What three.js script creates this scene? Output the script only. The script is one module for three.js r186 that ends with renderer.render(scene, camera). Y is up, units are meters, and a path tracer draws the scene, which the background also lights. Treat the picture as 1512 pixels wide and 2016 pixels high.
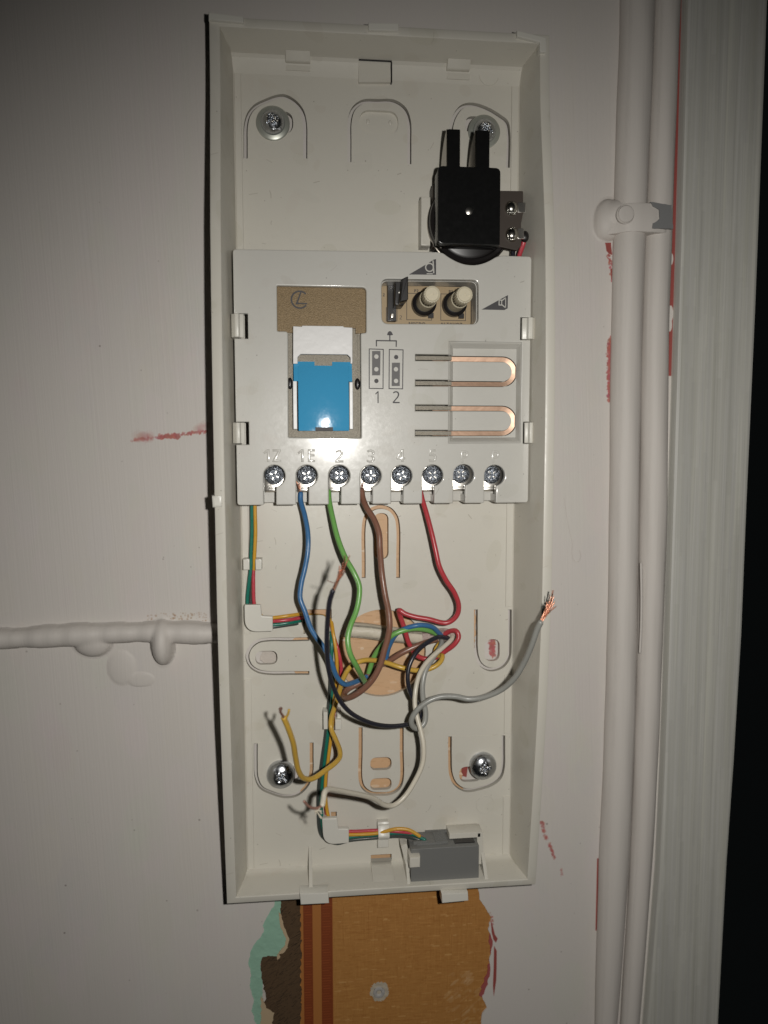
import * as THREE from 'three';
import { mergeGeometries, toCreasedNormals } from 'three/addons/utils/BufferGeometryUtils.js';
import { TextGeometry } from 'three/addons/geometries/TextGeometry.js';
import { FontLoader } from 'three/addons/loaders/FontLoader.js';
import { Brush, Evaluator, SUBTRACTION } from 'three-bvh-csg';

// ---------------------------------------------------------------- camera, light, exposure
// Everything below is written in millimetres (wall face = 0, z towards the viewer) and scaled to metres when a mesh is made.
const MM = 0.001;
const scene = new THREE.Scene();
scene.background = new THREE.Color(0.0022, 0.0026, 0.0026);          // unlit space beyond the door frame
const camera = new THREE.PerspectiveCamera(67.31, 0.75, 0.01, 5);
camera.position.set(-18.988 * MM, 2.87 * MM, 212 * MM);
camera.up.set(0.010578, 0.996332, -0.084911);
camera.lookAt((-18.988 + 104.1405) * MM, (2.87 - 85.5517) * MM, (212 - 990.876) * MM);
camera.focus = 0.203; camera.userData.fStop = 12;
scene.add(camera);
// the phone's flash: a small lamp beside the lens, its beam as wide as the view
const flash = new THREE.SpotLight(new THREE.Color(1, 0.975, 0.925), 0.1, 0, 1.05, 1.0, 2);
flash.position.set(-3.0 * MM, 7.8 * MM, 213.2 * MM);
flash.target.position.set(32 * MM, -58 * MM, 0);
flash.castShadow = true; flash.shadow.radius = 0.11; flash.shadow.mapSize.set(2048, 2048); flash.shadow.camera.near = 0.02; flash.shadow.camera.far = 1;
scene.add(flash, flash.target);
const renderer = new THREE.WebGLRenderer({ antialias: true });
renderer.toneMapping = THREE.LinearToneMapping;
renderer.toneMappingExposure = 1;
renderer.shadowMap.enabled = true;

// ---------------------------------------------------------------- helpers
let seed = 20240611;
const rnd = () => { seed = (seed * 1664525 + 1013904223) >>> 0; return seed / 4294967296; };
const rr = (a, b) => a + (b - a) * rnd();
const lerp = (a, b, t) => a + (b - a) * t;
const used = new Map();
const numbered = (n) => { const k = used.get(n) ?? 0; used.set(n, k + 1); return k ? n + '_' + String(k).padStart(3, '0') : n; };
const bases = new Map();
function thing(name, label, category, base = [0, 0, 0], group) {
  const o = new THREE.Group(); o.name = numbered(name); scene.add(o);
  o.position.set(base[0] * MM, base[1] * MM, base[2] * MM); bases.set(o, base);
  o.userData = { label, category }; if (group) o.userData.group = group;
  return o;
}
function boxUV(g) {                                                   // uv by the way a face points; one unit = 100 mm
  const p = g.attributes.position, n = g.attributes.normal, uv = new Float32Array(p.count * 2);
  for (let i = 0; i < p.count; i++) {
    const ax = Math.abs(n.getX(i)), ay = Math.abs(n.getY(i)), az = Math.abs(n.getZ(i));
    const [u, v] = az >= ax && az >= ay ? [p.getX(i), p.getY(i)] : ax >= ay ? [p.getZ(i), p.getY(i)] : [p.getX(i), p.getZ(i)];
    uv[2 * i] = u * 0.01; uv[2 * i + 1] = v * 0.01;
  }
  g.setAttribute('uv', new THREE.BufferAttribute(uv, 2));
}
const flat = (g) => (g.index ? g.toNonIndexed() : g);
function obj(name, geos, mat, parent = scene, opt = {}) {
  let g = Array.isArray(geos) ? mergeGeometries(geos.map((x) => { const y = flat(x.clone()); for (const k of Object.keys(y.attributes)) if (!['position', 'normal'].includes(k) && !(opt.keepUV && k === 'uv')) y.deleteAttribute(k); return y; })) : flat(geos.clone());
  if (!opt.keepUV) boxUV(g);
  let b = [0, 0, 0], q = parent; while (q && q !== scene) { if (bases.has(q)) { b = bases.get(q); break; } q = q.parent; }
  g.translate(-b[0], -b[1], -b[2]); g.scale(MM, MM, MM);
  const m = new THREE.Mesh(g, mat); m.castShadow = m.receiveShadow = true;
  m.name = parent === scene ? numbered(name) : name; parent.add(m);
  if (opt.label) m.userData.label = opt.label;
  return m;
}
const struct = (name, geos, mat, opt) => { const m = obj(name, geos, mat, scene, opt); m.userData.kind = 'structure'; return m; };
const area = (p) => p.reduce((s, [x, y], i) => { const [a, b] = p[(i + 1) % p.length]; return s + x * b - a * y; }, 0) / 2;
function round(pts, r, n = 4) {                                       // corners of a polygon rounded; r one number or one per corner
  const out = [];
  pts.forEach((p, i) => {
    const a = pts[(i + pts.length - 1) % pts.length], b = pts[(i + 1) % pts.length];
    const la = Math.hypot(a[0] - p[0], a[1] - p[1]), lb = Math.hypot(b[0] - p[0], b[1] - p[1]);
    const k = Math.min(Array.isArray(r) ? r[i] : r, la * 0.48, lb * 0.48);
    if (k < 1e-3) { out.push(p); return; }
    const s = [p[0] + (a[0] - p[0]) / la * k, p[1] + (a[1] - p[1]) / la * k], e = [p[0] + (b[0] - p[0]) / lb * k, p[1] + (b[1] - p[1]) / lb * k];
    for (let j = 0; j <= n; j++) { const t = j / n, u = 1 - t; out.push([u * u * s[0] + 2 * u * t * p[0] + t * t * e[0], u * u * s[1] + 2 * u * t * p[1] + t * t * e[1]]); }
  });
  return out;
}
const rect = (x0, y0, x1, y1) => [[x0, y0], [x1, y0], [x1, y1], [x0, y1]];
const circle = (x, y, r, n = 40, a0 = 0, a1 = Math.PI * 2) => Array.from({ length: n }, (_, i) => { const a = a0 + (a1 - a0) * i / (a1 - a0 > 6.2 ? n : n - 1); return [x + Math.cos(a) * r, y + Math.sin(a) * r]; });
const ell = (x, y, rx, ry, n = 28) => Array.from({ length: n }, (_, i) => [x + Math.cos(i / n * 6.28319) * rx, y + Math.sin(i / n * 6.28319) * ry]);
function pill(x0, y0, x1, y1) { const r = Math.min(x1 - x0, y1 - y0) / 2; return round(rect(x0, y0, x1, y1), r * 0.98, 8); }
function prism(pts, z0, z1, bevel = 0, holes = []) {
  const s = new THREE.Shape((area(pts) < 0 ? [...pts].reverse() : pts).map((p) => new THREE.Vector2(...p)));
  for (const h of holes) s.holes.push(new THREE.Path((area(h) > 0 ? [...h].reverse() : h).map((p) => new THREE.Vector2(...p))));
  const g = new THREE.ExtrudeGeometry(s, { depth: z1 - z0 - 2 * bevel, bevelEnabled: bevel > 0, bevelThickness: bevel, bevelSize: bevel, bevelOffset: -bevel, bevelSegments: 2, curveSegments: 6 });
  g.translate(0, 0, z0 + bevel);
  return caps(toCreasedNormals(g, 0.7));
}
function caps(g) {                                                    // flat front and back faces keep their own normal beside rounded edges
  const p = g.attributes.position, n = g.attributes.normal, a = new THREE.Vector3(), b = new THREE.Vector3(), c = new THREE.Vector3();
  for (let i = 0; i < p.count; i += 3) {
    a.fromBufferAttribute(p, i); b.fromBufferAttribute(p, i + 1).sub(a); c.fromBufferAttribute(p, i + 2).sub(a); b.cross(c).normalize();
    if (Math.abs(b.z) > 0.999) for (let k = 0; k < 3; k++) n.setXYZ(i + k, 0, 0, Math.sign(b.z));
  }
  return g;
}
const box = (x0, x1, y0, y1, z0, z1, b = 0) => prism(rect(Math.min(x0, x1), Math.min(y0, y1), Math.max(x0, x1), Math.max(y0, y1)), z0, z1, b);
const disc = (x, y, r, z0, z1, b = 0, n = 36) => prism(circle(x, y, r, n), z0, z1, b);
// a polygon drawn in (a, b) and extruded along the third axis: 'x' (a=y, b=z) or 'y' (a=x, b=z)
function side(pts, axis, t0, t1, b = 0) {
  const g = prism(pts, t0, t1, b);
  if (axis === 'x') g.applyMatrix4(new THREE.Matrix4().set(0, 0, 1, 0, 1, 0, 0, 0, 0, 1, 0, 0, 0, 0, 0, 1));
  else { g.applyMatrix4(new THREE.Matrix4().set(1, 0, 0, 0, 0, 0, 1, 0, 0, 1, 0, 0, 0, 0, 0, 1)); flip(g); }
  return g;
}
function flip(g) { for (const a of Object.values(g.attributes)) { const w = a.itemSize; for (let i = 0; i < a.count; i += 3) for (let c = 0; c < w; c++) { const t = a.array[(i + 1) * w + c]; a.array[(i + 1) * w + c] = a.array[(i + 2) * w + c]; a.array[(i + 2) * w + c] = t; } } return g; }
function grid(rows, closedU = false, closedV = false) {               // rows of points -> smooth surface
  const pos = [], idx = [], nu = rows[0].length;
  for (const r of rows) for (const p of r) pos.push(...p);
  const R = rows.length;
  for (let i = 0; i < R - (closedV ? 0 : 1); i++) for (let j = 0; j < nu - (closedU ? 0 : 1); j++) {
    const a = i * nu + j, b = i * nu + (j + 1) % nu, c = ((i + 1) % R) * nu + j, d = ((i + 1) % R) * nu + (j + 1) % nu;
    idx.push(a, b, c, b, d, c);
  }
  const g = new THREE.BufferGeometry(); g.setAttribute('position', new THREE.Float32BufferAttribute(pos, 3)); g.setIndex(idx); g.computeVertexNormals();
  return g;
}
class Path3 extends THREE.CatmullRomCurve3 { constructor(pts) { super(pts.map((p) => new THREE.Vector3(p[0], p[1], p[2])), false, 'centripetal'); } }
function tube(pts, r, per = 9, radial = 10) {
  const c = new Path3(pts), n = Math.max(6, (pts.length - 1) * per), g = new THREE.TubeGeometry(c, n, r, radial, false);
  const ends = [pts[0], pts[pts.length - 1]].map((p) => new THREE.SphereGeometry(r * 0.995, 8, 6).translate(p[0], p[1], p[2]));
  return mergeGeometries([g, ...ends].map((x) => { const y = x.toNonIndexed(); y.deleteAttribute('uv'); return y; }));
}
function varTube(pts, per = 6, radial = 20, wob = 0) {                // pts: [x, y, z, r]
  const c = new Path3(pts), n = (pts.length - 1) * per, fr = c.computeFrenetFrames(n, false), rows = [];
  for (let i = 0; i <= n; i++) {
    const f = i / per, k = Math.min(pts.length - 2, Math.floor(f)), r0 = lerp(pts[k][3], pts[k + 1][3], f - k), p = c.getPoint(i / n);
    rows.push(Array.from({ length: radial }, (_, j) => { const a = j / radial * 6.28319, r = r0 * (1 + wob * (Math.sin(i * 0.9 + j) + Math.sin(i * 0.37 - j * 2.1)) * 0.5); const N = fr.normals[i], B = fr.binormals[i]; return [p.x + r * (Math.cos(a) * N.x + Math.sin(a) * B.x), p.y + r * (Math.cos(a) * N.y + Math.sin(a) * B.y), p.z + r * (Math.cos(a) * N.z + Math.sin(a) * B.z)]; }));
  }
  return grid(rows, true);
}
const ball = (x, y, z, rx, ry = rx, rz = rx, s = 20) => new THREE.SphereGeometry(1, s, Math.round(s * 0.7)).scale(rx, ry, rz).translate(x, y, z);
const lathe = (prof, x, y, n = 36) => new THREE.LatheGeometry(prof.map((p) => new THREE.Vector2(p[0], p[1])), n).rotateX(Math.PI / 2).translate(x, y, 0);   // prof: [radius, z]
const crease = (g, a = 0.6) => toCreasedNormals(flat(g), a);

// ---------------------------------------------------------------- procedural textures
const canvas = (w, h, draw) => { const c = document.createElement('canvas'); c.width = w; c.height = h; draw(c.getContext('2d'), w, h); return c; };
function tex(c, srgb = false, rep = [1, 1], wrap = true) {
  const t = new THREE.CanvasTexture(c); if (srgb) t.colorSpace = THREE.SRGBColorSpace;
  t.magFilter = THREE.LinearFilter; if (wrap) t.wrapS = t.wrapT = THREE.RepeatWrapping; t.repeat.set(...rep); return t;
}
function noiseTex(n, cells, lo, hi, rep, oct = 3) {                   // tiling value noise, grey
  const d = new Uint8Array(n * n * 4), grids = [];
  for (let o = 0; o < oct; o++) { const c = Math.min(n, cells << o); grids.push([c, Float32Array.from({ length: c * c }, rnd)]); }
  for (let y = 0; y < n; y++) for (let x = 0; x < n; x++) {
    let v = 0, w = 0;
    grids.forEach(([c, g], o) => {
      const fx = x / n * c, fy = y / n * c, i = Math.floor(fx), j = Math.floor(fy), u = fx - i, q = fy - j, s = u * u * (3 - 2 * u), t = q * q * (3 - 2 * q), k = 0.6 ** o;
      const at = (a, b) => g[(b % c) * c + (a % c)];
      v += k * lerp(lerp(at(i, j), at(i + 1, j), s), lerp(at(i, j + 1), at(i + 1, j + 1), s), t); w += k;
    });
    const e = Math.round(255 * lerp(lo, hi, v / w)); d.set([e, e, e, 255], (y * n + x) * 4);
  }
  const t = new THREE.DataTexture(d, n, n); t.magFilter = THREE.LinearFilter; t.wrapS = t.wrapT = THREE.RepeatWrapping; t.repeat.set(rep, rep); t.needsUpdate = true; return t;
}
const grain = noiseTex(512, 128, 0, 1, 6, 2), soft = noiseTex(256, 16, 0, 1, 3, 3), orange = noiseTex(512, 64, 0, 1, 5, 3);
const rough = noiseTex(256, 24, 0.62, 1, 5, 4);
const speck = tex(canvas(512, 512, (c, w, h) => {
  c.fillStyle = '#b9b6ae'; c.fillRect(0, 0, w, h);
  for (let i = 0; i < 26000; i++) { const v = Math.round(rr(120, 245)); c.fillStyle = `rgba(${v},${v - 4},${v - 12},.75)`; c.fillRect(rnd() * w, rnd() * h, rr(1, 3), rr(1, 3)); }
}), true, [5, 5]);
// paint put on with a brush: long strokes along v
const brushed = tex(canvas(1024, 1024, (c, w, h) => {
  c.fillStyle = '#808080'; c.fillRect(0, 0, w, h);
  for (let i = 0; i < 2600; i++) {
    const x = rnd() * w, y = rnd() * h, l = rr(120, 620), v = rnd() < 0.5 ? 255 : 0, lean = rr(-10, 10);
    c.strokeStyle = `rgba(${v},${v},${v},${rr(0.02, 0.1)})`; c.lineWidth = rr(1, 5);
    for (const dy of [0, -h]) { c.beginPath(); c.moveTo(x, y + dy); c.quadraticCurveTo(x + lean, y + dy + l / 2, x + lean * 0.6, y + dy + l); c.stroke(); }
  }
}), false, [0.9, 0.6]);

// handled plastic: fine specks, hair scuffs and a few dull smears
const scuffed = tex(canvas(1024, 1024, (c, w, h) => {
  c.fillStyle = '#f4f4f4'; c.fillRect(0, 0, w, h);
  for (let i = 0; i < 70; i++) { c.fillStyle = `rgba(206,200,186,${rr(0.03, 0.12)})`; c.beginPath(); c.ellipse(rnd() * w, rnd() * h, rr(8, 60), rr(5, 30), rr(0, 3), 0, 7); c.fill(); }
  for (let i = 0; i < 120; i++) { c.fillStyle = `rgba(70,62,54,${rr(0.1, 0.55)})`; c.beginPath(); c.arc(rnd() * w, rnd() * h, rr(0.5, 1.6), 0, 7); c.fill(); }
  for (let i = 0; i < 90; i++) { const x = rnd() * w, y = rnd() * h, a = rr(0, 6.28), l = rr(4, 26); c.strokeStyle = rnd() < 0.7 ? `rgba(255,255,255,${rr(0.3, 0.9)})` : `rgba(120,110,98,${rr(0.15, 0.4)})`; c.lineWidth = rr(0.6, 1.8); c.beginPath(); c.moveTo(x, y); c.quadraticCurveTo(x + Math.cos(a) * l * 0.5 + rr(-4, 4), y + Math.sin(a) * l * 0.5, x + Math.cos(a) * l, y + Math.sin(a) * l); c.stroke(); }
}), true, [1.1, 1.1]);
const fibre = tex(canvas(512, 512, (c, w, h) => {
  c.fillStyle = '#b0a89c'; c.fillRect(0, 0, w, h);
  for (let i = 0; i < 2600; i++) { const x = rnd() * w, y = rnd() * h, a = rr(-0.9, -0.4), l = rr(6, 46), v = Math.round(rr(60, 250)); c.strokeStyle = `rgba(${v},${v - 6},${v - 14},${rr(0.1, 0.5)})`; c.lineWidth = rr(0.8, 3.5); c.beginPath(); c.moveTo(x, y); c.lineTo(x + Math.cos(a) * l, y + Math.sin(a) * l); c.stroke(); }
}), true, [4, 4]);
const streaky = tex(canvas(512, 1024, (c, w, h) => {
  c.fillStyle = '#f0f0ee'; c.fillRect(0, 0, w, h);
  for (let i = 0; i < 1500; i++) { const v = Math.round(rr(190, 255)), l = rr(60, 800), y = rnd() * h; c.fillStyle = `rgba(${v},${v},${v - 4},${rr(0.03, 0.2)})`; const x = rnd() * w, b = rr(1, 9) ** 1.2; c.fillRect(x, y, b, l); c.fillRect(x, y - h, b, l); }
}), true, [1.7, 0.55]);
const scratches = tex(canvas(512, 512, (c, w, h) => {
  c.fillStyle = '#808080'; c.fillRect(0, 0, w, h);
  for (let i = 0; i < 260; i++) { const x = rnd() * w, y = rnd() * h, a = rr(-0.5, 1.2), l = rr(10, 90), v = rnd() < 0.5 ? 255 : 0; c.strokeStyle = `rgba(${v},${v},${v},${rr(0.2, 0.8)})`; c.lineWidth = rr(0.5, 1.6); c.beginPath(); c.moveTo(x, y); c.lineTo(x + Math.cos(a) * l, y + Math.sin(a) * l); c.stroke(); }
}), false, [5, 5]);
// ---------------------------------------------------------------- materials (linear base colours)
const lin = (r, g, b) => new THREE.Color(r, g, b);
const std = (o) => new THREE.MeshStandardMaterial(o);
const phys = (o) => new THREE.MeshPhysicalMaterial(o);
const M = {
  tray: phys({ color: lin(0.67, 0.64, 0.565), map: scuffed, roughness: 0.45, roughnessMap: rough, bumpMap: orange, bumpScale: 0.000006, specularIntensity: 0.9 }),
  clip: phys({ color: lin(0.645, 0.625, 0.565), roughness: 0.4, roughnessMap: rough, bumpMap: grain, bumpScale: 0.00001 }),
  cover: phys({ color: lin(0.60, 0.585, 0.54), map: scuffed, roughness: 0.42, roughnessMap: rough, specularIntensity: 0.55, clearcoat: 0.5, clearcoatRoughness: 0.11, bumpMap: orange, bumpScale: 0.000006 }),
  paint: std({ color: lin(0.60, 0.56, 0.52), roughness: 0.6, bumpMap: brushed, bumpScale: 0.00012 }),
  frame: std({ color: lin(0.62, 0.61, 0.575), map: streaky, roughness: 0.5, bumpMap: brushed, bumpScale: 0.00019 }),
  plaster: std({ color: lin(0.55, 0.5, 0.45), roughness: 0.9, bumpMap: soft, bumpScale: 0.0003 }),
  green: std({ color: lin(0.30, 0.50, 0.38), roughness: 0.7, bumpMap: soft, bumpScale: 0.0002 }),
  torn: std({ color: lin(0.21, 0.135, 0.075), map: fibre, roughness: 0.95, bumpMap: fibre, bumpScale: 0.0005 }),
  tornEdge: std({ color: lin(0.50, 0.38, 0.24), roughness: 0.95 }),
  red: std({ color: lin(0.36, 0.09, 0.085), roughness: 0.45 }),
  steel: std({ color: lin(0.55, 0.57, 0.6), metalness: 1, roughness: 0.3, roughnessMap: rough, bumpMap: soft, bumpScale: 0.00004 }),
  zinc: std({ color: lin(0.36, 0.39, 0.44), metalness: 1, roughness: 0.34, bumpMap: grain, bumpScale: 0.0002 }),
  washer: phys({ color: lin(0.42, 0.43, 0.38), roughness: 0.35, metalness: 0.5 }),
  zincDark: std({ color: lin(0.30, 0.33, 0.37), metalness: 1, roughness: 0.45 }),
  tin: std({ color: lin(0.72, 0.69, 0.64), metalness: 1, roughness: 0.28, bumpMap: soft, bumpScale: 0.00005 }),
  spring: std({ color: lin(0.60, 0.41, 0.30), metalness: 1, roughness: 0.5, bumpMap: soft, bumpScale: 0.00005 }),
  nickel: std({ color: lin(0.34, 0.31, 0.27), roughness: 0.2, metalness: 1 }),
  blackPlate: phys({ color: lin(0.007, 0.007, 0.007), roughness: 0.27, roughnessMap: rough, bumpMap: scratches, bumpScale: 0.000012 }),
  blackDull: phys({ color: lin(0.012, 0.01, 0.01), roughness: 0.36 }),
  brownBoard: std({ color: lin(0.05, 0.038, 0.03), roughness: 0.5 }),
  blue: phys({ color: lin(0.06, 0.34, 0.60), roughness: 0.2, roughnessMap: rough, bumpMap: soft, bumpScale: 0.00004 }),
  leverWhite: phys({ color: lin(0.72, 0.71, 0.70), roughness: 0.36, bumpMap: soft, bumpScale: 0.00003 }),
  tan: std({ color: lin(0.40, 0.285, 0.15), roughness: 0.5, metalness: 0.25, map: speck, bumpMap: grain, bumpScale: 0.00005 }),
  silver: std({ color: lin(0.50, 0.47, 0.42), roughness: 0.55, metalness: 0.35, map: speck, bumpMap: grain, bumpScale: 0.00005 }),
  ink: std({ color: lin(0.055, 0.052, 0.055), roughness: 0.6 }),
  inkGrey: std({ color: lin(0.13, 0.125, 0.125), roughness: 0.6 }),
  knob: phys({ color: lin(0.62, 0.56, 0.42), roughness: 0.4 }),
  jack: phys({ color: lin(0.165, 0.165, 0.158), roughness: 0.5, bumpMap: grain, bumpScale: 0.00002 }),
  sheath: phys({ color: lin(0.60, 0.545, 0.44), roughness: 0.5, bumpMap: soft, bumpScale: 0.0003 }),
  foil: phys({ color: lin(0.55, 0.43, 0.39), roughness: 0.45, bumpMap: grain, bumpScale: 0.0003 }),
  copper: std({ color: lin(0.78, 0.40, 0.27), metalness: 1, roughness: 0.36 }),
  baredDull: std({ color: lin(0.42, 0.23, 0.18), metalness: 0.7, roughness: 0.5 }),
  strapMetal: std({ color: lin(0.25, 0.25, 0.25), roughness: 0.6, metalness: 0.3 }),
  ringPlaster: std({ color: lin(0.46, 0.40, 0.31), roughness: 0.9, bumpMap: soft, bumpScale: 0.0004 }),
  plug: std({ color: lin(0.40, 0.38, 0.36), roughness: 0.8, bumpMap: soft, bumpScale: 0.0004 }),
  solder: std({ color: lin(0.62, 0.60, 0.54), metalness: 1, roughness: 0.22, bumpMap: soft, bumpScale: 0.0001 }),
  fluff: std({ color: lin(0.55, 0.50, 0.40), roughness: 0.9 }),
};
const wireMat = (r, g, b) => phys({ color: lin(r, g, b), roughness: 0.38, roughnessMap: rough, bumpMap: soft, bumpScale: 0.00005 });
const W = { blue: wireMat(0.05, 0.16, 0.34), green: wireMat(0.17, 0.40, 0.10), brown: wireMat(0.22, 0.105, 0.07), red: wireMat(0.46, 0.05, 0.06), yellow: wireMat(0.60, 0.37, 0.06), white: wireMat(0.62, 0.57, 0.47), navy: wireMat(0.021, 0.021, 0.03), grey: wireMat(0.31, 0.31, 0.285),
  ribbonGreen: wireMat(0.012, 0.16, 0.115), ribbonRed: wireMat(0.50, 0.05, 0.07), ribbonYellow: wireMat(0.62, 0.33, 0.035), ribbonBlack: wireMat(0.05, 0.06, 0.055) };

// ================================================================ THE SETTING
// ---- painted wall: a skim of paint with a hole where old layers show
const WX0 = -230, WX1 = 92, WY0 = -260, WY1 = 220;                    // wall extent
const TX = -150, TY = -200, TS = 270;                                 // colour map covers a 270 mm square
const wallColour = canvas(2048, 2048, (c, w) => {
  const k = w / TS, X = (x) => (x - TX) * k, Y = (y) => w - (y - TY) * k;
  c.fillStyle = 'rgb(206,200,194)'; c.fillRect(0, 0, w, w);
  for (let i = 0; i < 900; i++) { const r = rr(10, 80); c.fillStyle = rnd() < 0.5 ? `rgba(214,203,200,${rr(0.02, 0.09)})` : `rgba(196,194,184,${rr(0.02, 0.09)})`; c.beginPath(); c.ellipse(rnd() * w, rnd() * w, r * 0.5, r, rr(-0.2, 0.2), 0, 7); c.fill(); }
  for (let i = 0; i < 260; i++) { c.fillStyle = `rgba(90,80,74,${rr(0.1, 0.5)})`; c.beginPath(); c.arc(rnd() * w, rnd() * w, rr(0.5, 2.2), 0, 7); c.fill(); }
  const chips = (pts, wide, n, a, size = [1, 5]) => { for (let i = 0; i < n; i++) { const t = rnd() * (pts.length - 1), j = Math.floor(t), f = t - j, x = lerp(pts[j][0], pts[j + 1][0], f) + rr(-wide, wide), y = lerp(pts[j][1], pts[j + 1][1], f) + rr(-wide, wide) * 0.7; c.fillStyle = `rgba(${Math.round(rr(160, 186))},${Math.round(rr(86, 112))},${Math.round(rr(82, 104))},${rr(a * 0.4, a)})`; c.beginPath(); c.ellipse(X(x), Y(y), rr(...size), rr(size[0], size[1] * 1.6), rr(0, 3), 0, 7); c.fill(); } };
  const solid = (pts) => { c.fillStyle = 'rgb(150,72,66)'; c.beginPath(); pts.forEach((p, i) => (i ? c.lineTo : c.moveTo).call(c, X(p[0] + rr(-0.15, 0.15)), Y(p[1]))); c.fill(); };
  // scuffed streak left of the box
  chips([[-63.2,5.14],[-58.97,5.41]], 0.9, 30, 0.07, [3, 9]); chips([[-46.93,7.31],[-45.03,8.39]], 0.9, 20, 0.07, [3, 9]);
  chips([[-64.01,4.6],[-58.97,5.14]], 0.5, 60, 0.35, [0.6, 3]); chips([[-57.37,5.41],[-52.05,5.68]], 0.65, 90, 0.9, [0.8, 3.4]); chips([[-52.04,5.95],[-46.68,6.63]], 0.4, 40, 0.8, [0.6, 3]); chips([[-46.68,6.63],[-44.52,7.04]], 0.4, 20, 0.8, [0.6, 3]);
  // bare old paint beside and between the conduits and under the frame's edge
  solid([[64.77,60.75],[66.81,61.08],[67.04,58.05],[67.53,55.85],[66.64,56.11],[65.74,56.91],[65.42,58.28]]); solid([[66.89,51.96],[68.35,52.55],[68.59,48.94],[67.4,49.06]]);
  chips([[66.05,56.09],[67.15,53.35],[67.73,47.81]], 0.5, 40, 0.9, [0.6, 2.6]);
  chips([[67.64,33.25],[67.17,28.17],[67.49,21.09],[67.78,15.68]], 0.55, 260, 1, [0.8, 3.2]);
  solid([[83.11,106.99],[87.21,107.19],[87.25,70.47],[87.76,22.66],[82.46,22.62],[81.01,70.28]]); 
  c.fillStyle = 'rgb(206,200,194)'; for (const [a, b, r] of [[84.76,55.14],[84.94,39.99],[84.88,36.88]].map((p, i) => [p[0], p[1], [6, 9, 7][i]])) { c.beginPath(); c.ellipse(X(a), Y(b), r * 0.7, r * 2, 0, 0, 7); c.fill(); }
  solid([[67.15,-119.89],[69.35,-120.02],[69.57,-142.41],[67.03,-142.55]]);
  // splashes low on the right
  chips([[49.81,-107.28],[51.29,-112.98]], 0.4, 60, 0.4, [0.8, 3.4]); chips([[52.23,-113.98],[53.21,-116.85],[54.02,-119.1]], 0.3, 50, 0.5, [0.8, 3]); chips([[55.94,-122.06],[56.46,-124.61]], 0.25, 20, 0.35, [0.7, 2.6]);
  chips([[34.51,-134.55],[35.47,-138.73]], 0.4, 16, 0.6, [0.8, 3]); solid([[34.84,-137.1],[35.32,-138.72],[36.27,-141.64],[36.9,-142.96],[36.61,-144.21],[35.83,-143.2],[35.19,-140.93]]); solid([[35.85,-145.11],[36.64,-146.76],[36.85,-152.05],[36.59,-156.03],[36.02,-161.13],[35.67,-157.57],[35.77,-151.96]]);
  // rusty specks along the conduit's top edge
  for (let i = 0; i < 110; i++) { const p = [rr(-61.61, -45.03), rr(-44.28, -42.44) - (rnd() < 0.5 ? 0.6 : 0)]; c.fillStyle = `rgba(158,128,104,${rr(0.15, 0.6)})`; c.beginPath(); c.arc(X(p[0]), Y(p[1]), rr(0.5, 2.4), 0, 7); c.fill(); }
  // red seen past the upper screws and in the right-hand slot
  solid([[-23.14,88.39],[-21.29,87.95],[-21.58,85.62],[-23.17,85.82]]); solid([[27.45,88.88],[29.13,88.42],[28.59,86.01],[27.19,87.02]]); chips([[34.26,-52.87],[34.6,-57.04]], 0.7, 60, 0.9, [1, 4]); solid([[24.75,-89.42],[27.74,-89.25],[27.17,-92.88],[25.06,-92.17]]);
});
const holeOutline = [[-19.99,-11.97],[5.29,-11.49],[28.3,-13.12],[29.6,-29],[29.5,-50.96],[28.43,-64.29],[27.37,-80.75],[25.96,-91.3],[26.8,-103.57],[29.18,-119.17],[31.72,-131.06],[33.43,-133.53],[34.83,-136.16],[34.26,-139.91],[35.52,-143.18],[35.25,-146.66],[34.36,-149.46],[35.01,-153.5],[33.83,-158.22],[32.62,-160.86],[33.89,-164.67],[32.21,-166.95],[32.13,-175.04],[31.33,-189.67],[-5.46,-187.79],[-32.17,-182.05],[-33.73,-169.26],[-34.37,-163.24],[-35.33,-159.72],[-34.69,-156.35],[-35.79,-152.68],[-35.44,-148.84],[-36.1,-144.93],[-35.46,-141.43],[-33.99,-139.08],[-32.96,-137.92],[-31.49,-136.19],[-31.89,-134.01],[-30.57,-131.96],[-29.67,-130.03],[-28.35,-127.83],[-27.61,-115.72],[-25.3,-103.79],[-20.9,-95.04],[-19.3,-78.78],[-21.23,-61.13],[-24.71,-56.67],[-28.93,-57.98],[-31.71,-56.45],[-30.26,-52.9],[-24.65,-52.34],[-20.4,-49.58],[-20.45,-28.15]];
const jag = (pts, amp, step) => { const o = []; pts.forEach((p, i) => { const q = pts[(i + 1) % pts.length], L = Math.hypot(q[0] - p[0], q[1] - p[1]), n = Math.max(1, Math.round(L / step)); for (let j = 0; j < n; j++) o.push([lerp(p[0], q[0], j / n) + rr(-amp, amp), lerp(p[1], q[1], j / n) + rr(-amp, amp)]); }); return o; };
const wallGeo = prism(rect(WX0, WY0, WX1, WY1), -0.55, 0, 0, [jag(holeOutline, 0.22, 0.9)]);
{ const p = wallGeo.attributes.position, uv = wallGeo.attributes.uv; for (let i = 0; i < p.count; i++) uv.setXY(i, (p.getX(i) - TX) / TS, (p.getY(i) - TY) / TS); }
const brushWall = brushed.clone(); brushWall.repeat.set(2.3, 1.7); brushWall.rotation = 0.05;
const wall = struct('wall', wallGeo, std({ map: tex(wallColour, true, [1, 1], false), roughness: 0.62, bumpMap: brushWall, bumpScale: 0.00011 }), { keepUV: true });
struct('wall_core', box(WX0, WX1, WY0, WY1, -30, -0.75), M.plaster);

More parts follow.
